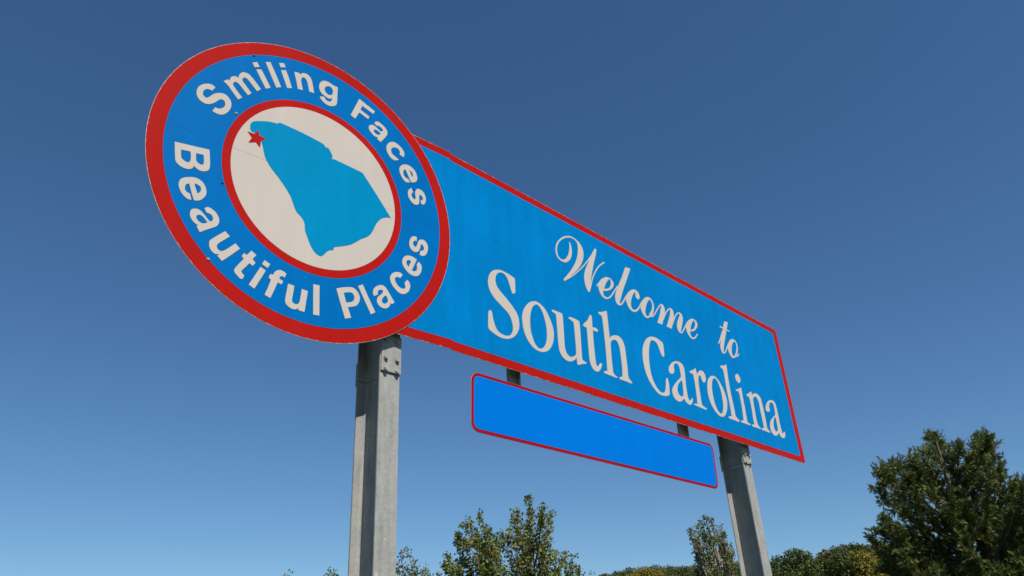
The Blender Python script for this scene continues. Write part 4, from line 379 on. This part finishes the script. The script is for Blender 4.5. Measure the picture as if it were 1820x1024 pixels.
def beam_profile(b, d, tf, tw, rf):
    p = [(0, 0), (b, 0), (b, tf)]
    c = b / 2
    def fil(cx, cy, a0, a1): return [(cx + rf * math.cos(math.radians(a0 + (a1 - a0) * k / 4)), cy + rf * math.sin(math.radians(a0 + (a1 - a0) * k / 4))) for k in range(5)]
    p += fil(c + tw / 2 + rf, tf + rf, 270, 180) + fil(c + tw / 2 + rf, d - tf - rf, 180, 90) + [(b, d - tf), (b, d), (0, d), (0, d - tf)]
    p += fil(c - tw / 2 - rf, d - tf - rf, 90, 0) + fil(c - tw / 2 - rf, tf + rf, 0, -90) + [(0, tf)]
    return p
def beam(mb, x, y, z0, z1, prof):
    n = len(prof); vs = [(x + a, y + c, z0) for a, c in prof] + [(x + a, y + c, z1) for a, c in prof]
    mb.add(vs, [(i, (i + 1) % n, n + (i + 1) % n, n + i) for i in range(n)])
    for off, flip in ((0, True), (n, False)):
        t = tessellate_polygon([[Vector((a, c, 0)) for a, c in prof]])
        mb.add(vs, [tuple(off + k for k in (tt if not flip else reversed(tt))) for tt in t])
PROF = beam_profile(.179, .287, .013, .010, .022); PY = .090
for x, cut, bolts in ((.667, -1.262, None), (5.955, -1.168, None)):
    mb = MB(); beam(mb, x, PY, 0, ZC + cut, PROF); beam(mb, x, PY, ZC + cut + .004, ZC + .93, PROF)
    post = mb.build('post', root, M['galv'])
    # bevelled look: front plate, rear plate
    mb = MB(); mb.box(x + .004, x + .182, PY - .013, PY - .0005, ZC + cut + .008, ZC + cut + .30); mb.build('splice_plate', post, M['galv'])
    mb = MB(); mb.box(x - .001, x + .181, PY + .2875, PY + .301, ZC + cut - .035, ZC + cut + .145); mb.build('splice_plate', post, M['galv'])
    for dx in (.038, .142):
        for dz in (.020, .110):
            hexbolt(x + dx, PY - .013, ZC + cut + dz, rot=random.random()).build('bolt', post, M['bolt'])
        hexbolt(x + dx, PY - .013, ZC + cut + .255, rot=random.random()).build('bolt', post, M['bolt'])

# ------------------------------------------------ trees
def frame(d):
    d = d / np.linalg.norm(d); a = np.cross(d, (0, 0, 1.0) if abs(d[2]) < .9 else (1.0, 0, 0)); a /= np.linalg.norm(a); return a, np.cross(d, a)
class Wood:
    def __init__(s): s.v = []; s.f = []; s.n = 0
    def tube(s, pts, r0, r1, k=6):
        pts = np.asarray(pts); m_ = len(pts); T = np.gradient(pts, axis=0)
        for i in range(m_):
            a, b2 = frame(T[i]); r_ = r0 + (r1 - r0) * i / (m_ - 1)
            for j in range(k):
                t = 2 * math.pi * j / k; s.v.append(tuple(pts[i] + r_ * (math.cos(t) * a + math.sin(t) * b2)))
        for i in range(m_ - 1):
            for j in range(k):
                q = s.n + i * k; s.f.append((q + j, q + (j + 1) % k, q + k + (j + 1) % k, q + k + j))
        s.n += m_ * k
    def build(s, name, parent, m_):
        me = bpy.data.meshes.new(name); me.from_pydata(s.v, [], s.f); me.polygons.foreach_set('use_smooth', [True] * len(s.f)); me.update(); return link(name, me, parent, (m_,))
def bez(a, c, b, n):
    t = np.linspace(0, 1, n)[:, None]; return (1 - t)**2 * a + 2 * t * (1 - t) * c + t * t * b
def mesh_np(name, V, F, parent, m_):
    me = bpy.data.meshes.new(name); nf, k = F.shape
    me.vertices.add(len(V)); me.vertices.foreach_set('co', V.astype(np.float32).ravel())
    me.loops.add(nf * k); me.loops.foreach_set('vertex_index', F.astype(np.int32).ravel())
    me.polygons.add(nf); me.polygons.foreach_set('loop_start', np.arange(0, nf * k, k, dtype=np.int32)); me.update(calc_edges=True); me.validate()
    return link(name, me, parent, (m_,))
def unit(a): return a / np.maximum(np.linalg.norm(a, axis=1), 1e-9)[:, None]
def leaves(P_, size, D_=None, up=.3):
    # folded pointed leaves: two triangles either side of the midrib
    n = len(P_); s = size * rng.uniform(.6, 1.25, n)[:, None]
    d = unit(rng.normal(size=(n, 3)) + (0 if D_ is None else D_ * .9) - np.array([0, 0, up]))
    a = unit(np.cross(d, rng.normal(size=(n, 3)))); nn = np.cross(d, a)
    p0 = P_; p1 = P_ + d * s * .45 + a * s * .38 + nn * s * .12; p2 = P_ + d * s; p3 = P_ + d * s * .45 - a * s * .38 + nn * s * .12
    V = np.stack([p0, p1, p2, p3], 1).reshape(-1, 3); b2 = np.arange(n) * 4
    F = np.concatenate([np.stack([b2, b2 + 1, b2 + 2], 1), np.stack([b2, b2 + 2, b2 + 3], 1)]); return V, F
def sprays(P_, D_, size):
    # flat feathery cedar sprays: a thin axis with paired side blades
    n = len(P_); D_ = unit(D_); A_ = unit(np.cross(D_, rng.normal(size=(n, 3)))); s = (size * rng.uniform(.6, 1.3, n))[:, None]
    V = []; 
    def blade(o, d, l, w_):
        q = unit(np.cross(d, np.cross(D_, A_) + .25 * rng.normal(size=(n, 3))))
        V.append(np.stack([o - q * w_, o + q * w_, o + d * l], 1))
    blade(P_, D_, s, s * .06)
    for k in range(5):
        o = P_ + D_ * s * (.1 + .16 * k); l = s * (.50 - .07 * k)
        for sg in (1, -1):
            d = unit(D_ * .9 + A_ * sg * .75 + rng.normal(size=(n, 3)) * .14); blade(o, d, l, s * .055)
    V = np.concatenate([v.reshape(-1, 3) for v in V]); F = np.arange(len(V)).reshape(-1, 3); return V, F
def grow(t, par, leafm, barkm, kind):
    base = np.array([*t['base'], 0.0]); wood = Wood(); top = max(q[2] for q in t['tips'])
    o3 = np.array([*t['base'], 0.0])
    ttop = np.array([base[0] + .15, base[1], top * (.80 if kind != 'cedar' else .90)])
    tr = bez(np.zeros(3), (ttop - o3) * .5 + np.array([.12, 0, 0]), ttop - o3, 14); R0 = dict(cedar=.2, broad=.11, vine=.10).get(kind, .05)
    wood.tube(tr, R0, .015, 8)
    LP = []; LD = []
    for q in t['tips']:
        q = np.array(q) - o3 - np.array([0, 0, .06 if kind == 'cedar' else .03]); hd = math.hypot(q[0], q[1])
        z0 = max(.8, q[2] - hd * rng.uniform(.7, 1.1) - rng.uniform(.5, 1.3)) if kind != 'cedar' else max(.7, q[2] - hd * rng.uniform(.25, .6) - .6)
        if kind == 'vine': z0 = max(.8, q[2] - hd * 1.5 - rng.uniform(1.2, 2.6))
        z0 = min(z0, (ttop - o3)[2] * .97); i = np.interp(z0, tr[:, 2], np.arange(14)); a = tr[int(i)] + (tr[min(int(i) + 1, 13)] - tr[int(i)]) * (i - int(i))
        c = a + (q - a) * np.array([.62, .62, .30]) + rng.normal(size=3) * .12
        br = bez(a, c, q, 10); L_ = np.linalg.norm(q - a); wood.tube(br, (.012 + .012 * L_) * (1.7 if kind == 'vine' else 1), .005, 5)
        T = np.gradient(br, axis=0)
        if kind == 'cedar':
            ntw = int(9 + 12 * L_)
            for _ in range(ntw):
                u_ = rng.uniform(.25, 1) ** .7; j = u_ * 9; j0 = min(int(j), 8); p = br[j0] + (br[j0 + 1] - br[j0]) * (j - j0)
                d = unit((T[j0] / np.linalg.norm(T[j0]) * .9 + rng.normal(size=3) * .65 + np.array([0, 0, .25]))[None])[0]
                l = rng.uniform(.18, .58) * (1.2 - .68 * u_); e = p + d * l
                wood.tube([p, (p + e) / 2 + rng.normal(size=3) * .015, e], .006, .003, 3)
                n = 15; s_ = rng.uniform(.05, 1, n)[:, None]
                LP.append(p + (e - p) * s_ + rng.normal(size=(n, 3)) * .02); LD.append(d[None] + rng.normal(size=(n, 3)) * .55)
        else:
            dens = dict(broad=12, vine=6, sparse=11, tiny=7)[kind]; ntw = int(5 + dens * min(L_, 2.2))
            for _ in range(ntw):
                u_ = 1 - rng.uniform(0, min(1, dict(vine=1.1).get(kind, 1.9) / L_)) ** 1.1; j = u_ * 9; j0 = min(int(j), 8); p = br[j0] + (br[j0 + 1] - br[j0]) * (j - j0)
                d = unit((T[j0] / np.linalg.norm(T[j0]) * .8 + rng.normal(size=3) * .6)[None])[0]
                l = rng.uniform(.08, .34) * (1.25 - .7 * u_) * dict(broad=1, vine=1, sparse=.9, tiny=.6)[kind]; e = p + d * l
                wood.tube([p, (p + e) / 2, e], .005, .002, 3)
                n = dict(broad=11, vine=11, sparse=9, tiny=9)[kind]; s_ = rng.uniform(.15, 1.1, n)[:, None]
                LP.append(p + (e - p) * s_ + rng.normal(size=(n, 3)) * .05); LD.append(np.repeat(d[None], n, 0))
    LP = np.concatenate(LP); LD = np.concatenate(LD)
    wood.build('trunk', par, barkm)
    if kind == 'cedar': V, F = sprays(LP, LD, .115)
    else: V, F = leaves(LP, dict(broad=.10, vine=.10, sparse=.085, tiny=.09)[kind], LD)
    mesh_np('crown', V, F, par, leafm)
names = dict(broad='leafy_tree', vine='ragged_tree', sparse='sapling', tiny='sapling', cedar='cedar_tree')
for t in TREES:
    e = empty(names[t['kind']], (*t['base'], 0)); tag(e, t['label'], 'tree')
    k = t['kind']; grow(t, e, M[dict(broad='broad', vine='vine', sparse='yellow', tiny='vine', cedar='cedar')[k]], M['palebark' if k == 'vine' else 'bark'], k)

# wooded ridge: crowns as shells of leaf clumps round several lobes
def far_tree(x, y, top, w_, col, label):
    e = empty('ridge_tree', (x, y, 0)); tag(e, label, 'tree', 'trees of the wooded ridge behind the sign')
    wood = Wood(); wood.tube(bez(np.zeros(3), np.array([.2, 0, top * .4]), np.array([0, 0, top * .85]), 6), .2, .05, 6)
    P_ = []; nl = 15
    for i in range(nl):
        r_ = w_ * rng.uniform(.38, .62); zc = top - r_ if i == 0 else top - r_ - w_ * rng.uniform(.1, 2.4)
        off = min(w_ * .95, (top - zc) * .8); a = rng.uniform(0, 2 * math.pi); c = np.array([math.cos(a) * off * 1.35 * rng.uniform(.5, 1) if i else 0, math.sin(a) * off if i else 0, zc])
        n = int(1250 * (r_ ** 2)); d = unit(rng.normal(size=(n, 3))); d[:, 2] = np.where(d[:, 2] < -.5, -d[:, 2], d[:, 2])
        P_.append(c + d * r_ * rng.uniform(.55, 1.12, n)[:, None] * np.array([1, 1, .95])); wood.tube([np.array([0, 0, zc - r_ * 1.5]), c], .06, .02, 4)
    P_ = np.concatenate(P_); wood.build('trunk', e, M['bark']); V, F = leaves(P_, .155); mesh_np('crown', V, F, e, M['ridge%d' % col])
for x, y, z, w_, c, lab in RIDGE:
    far_tree(x, y, z, w_, c, lab)
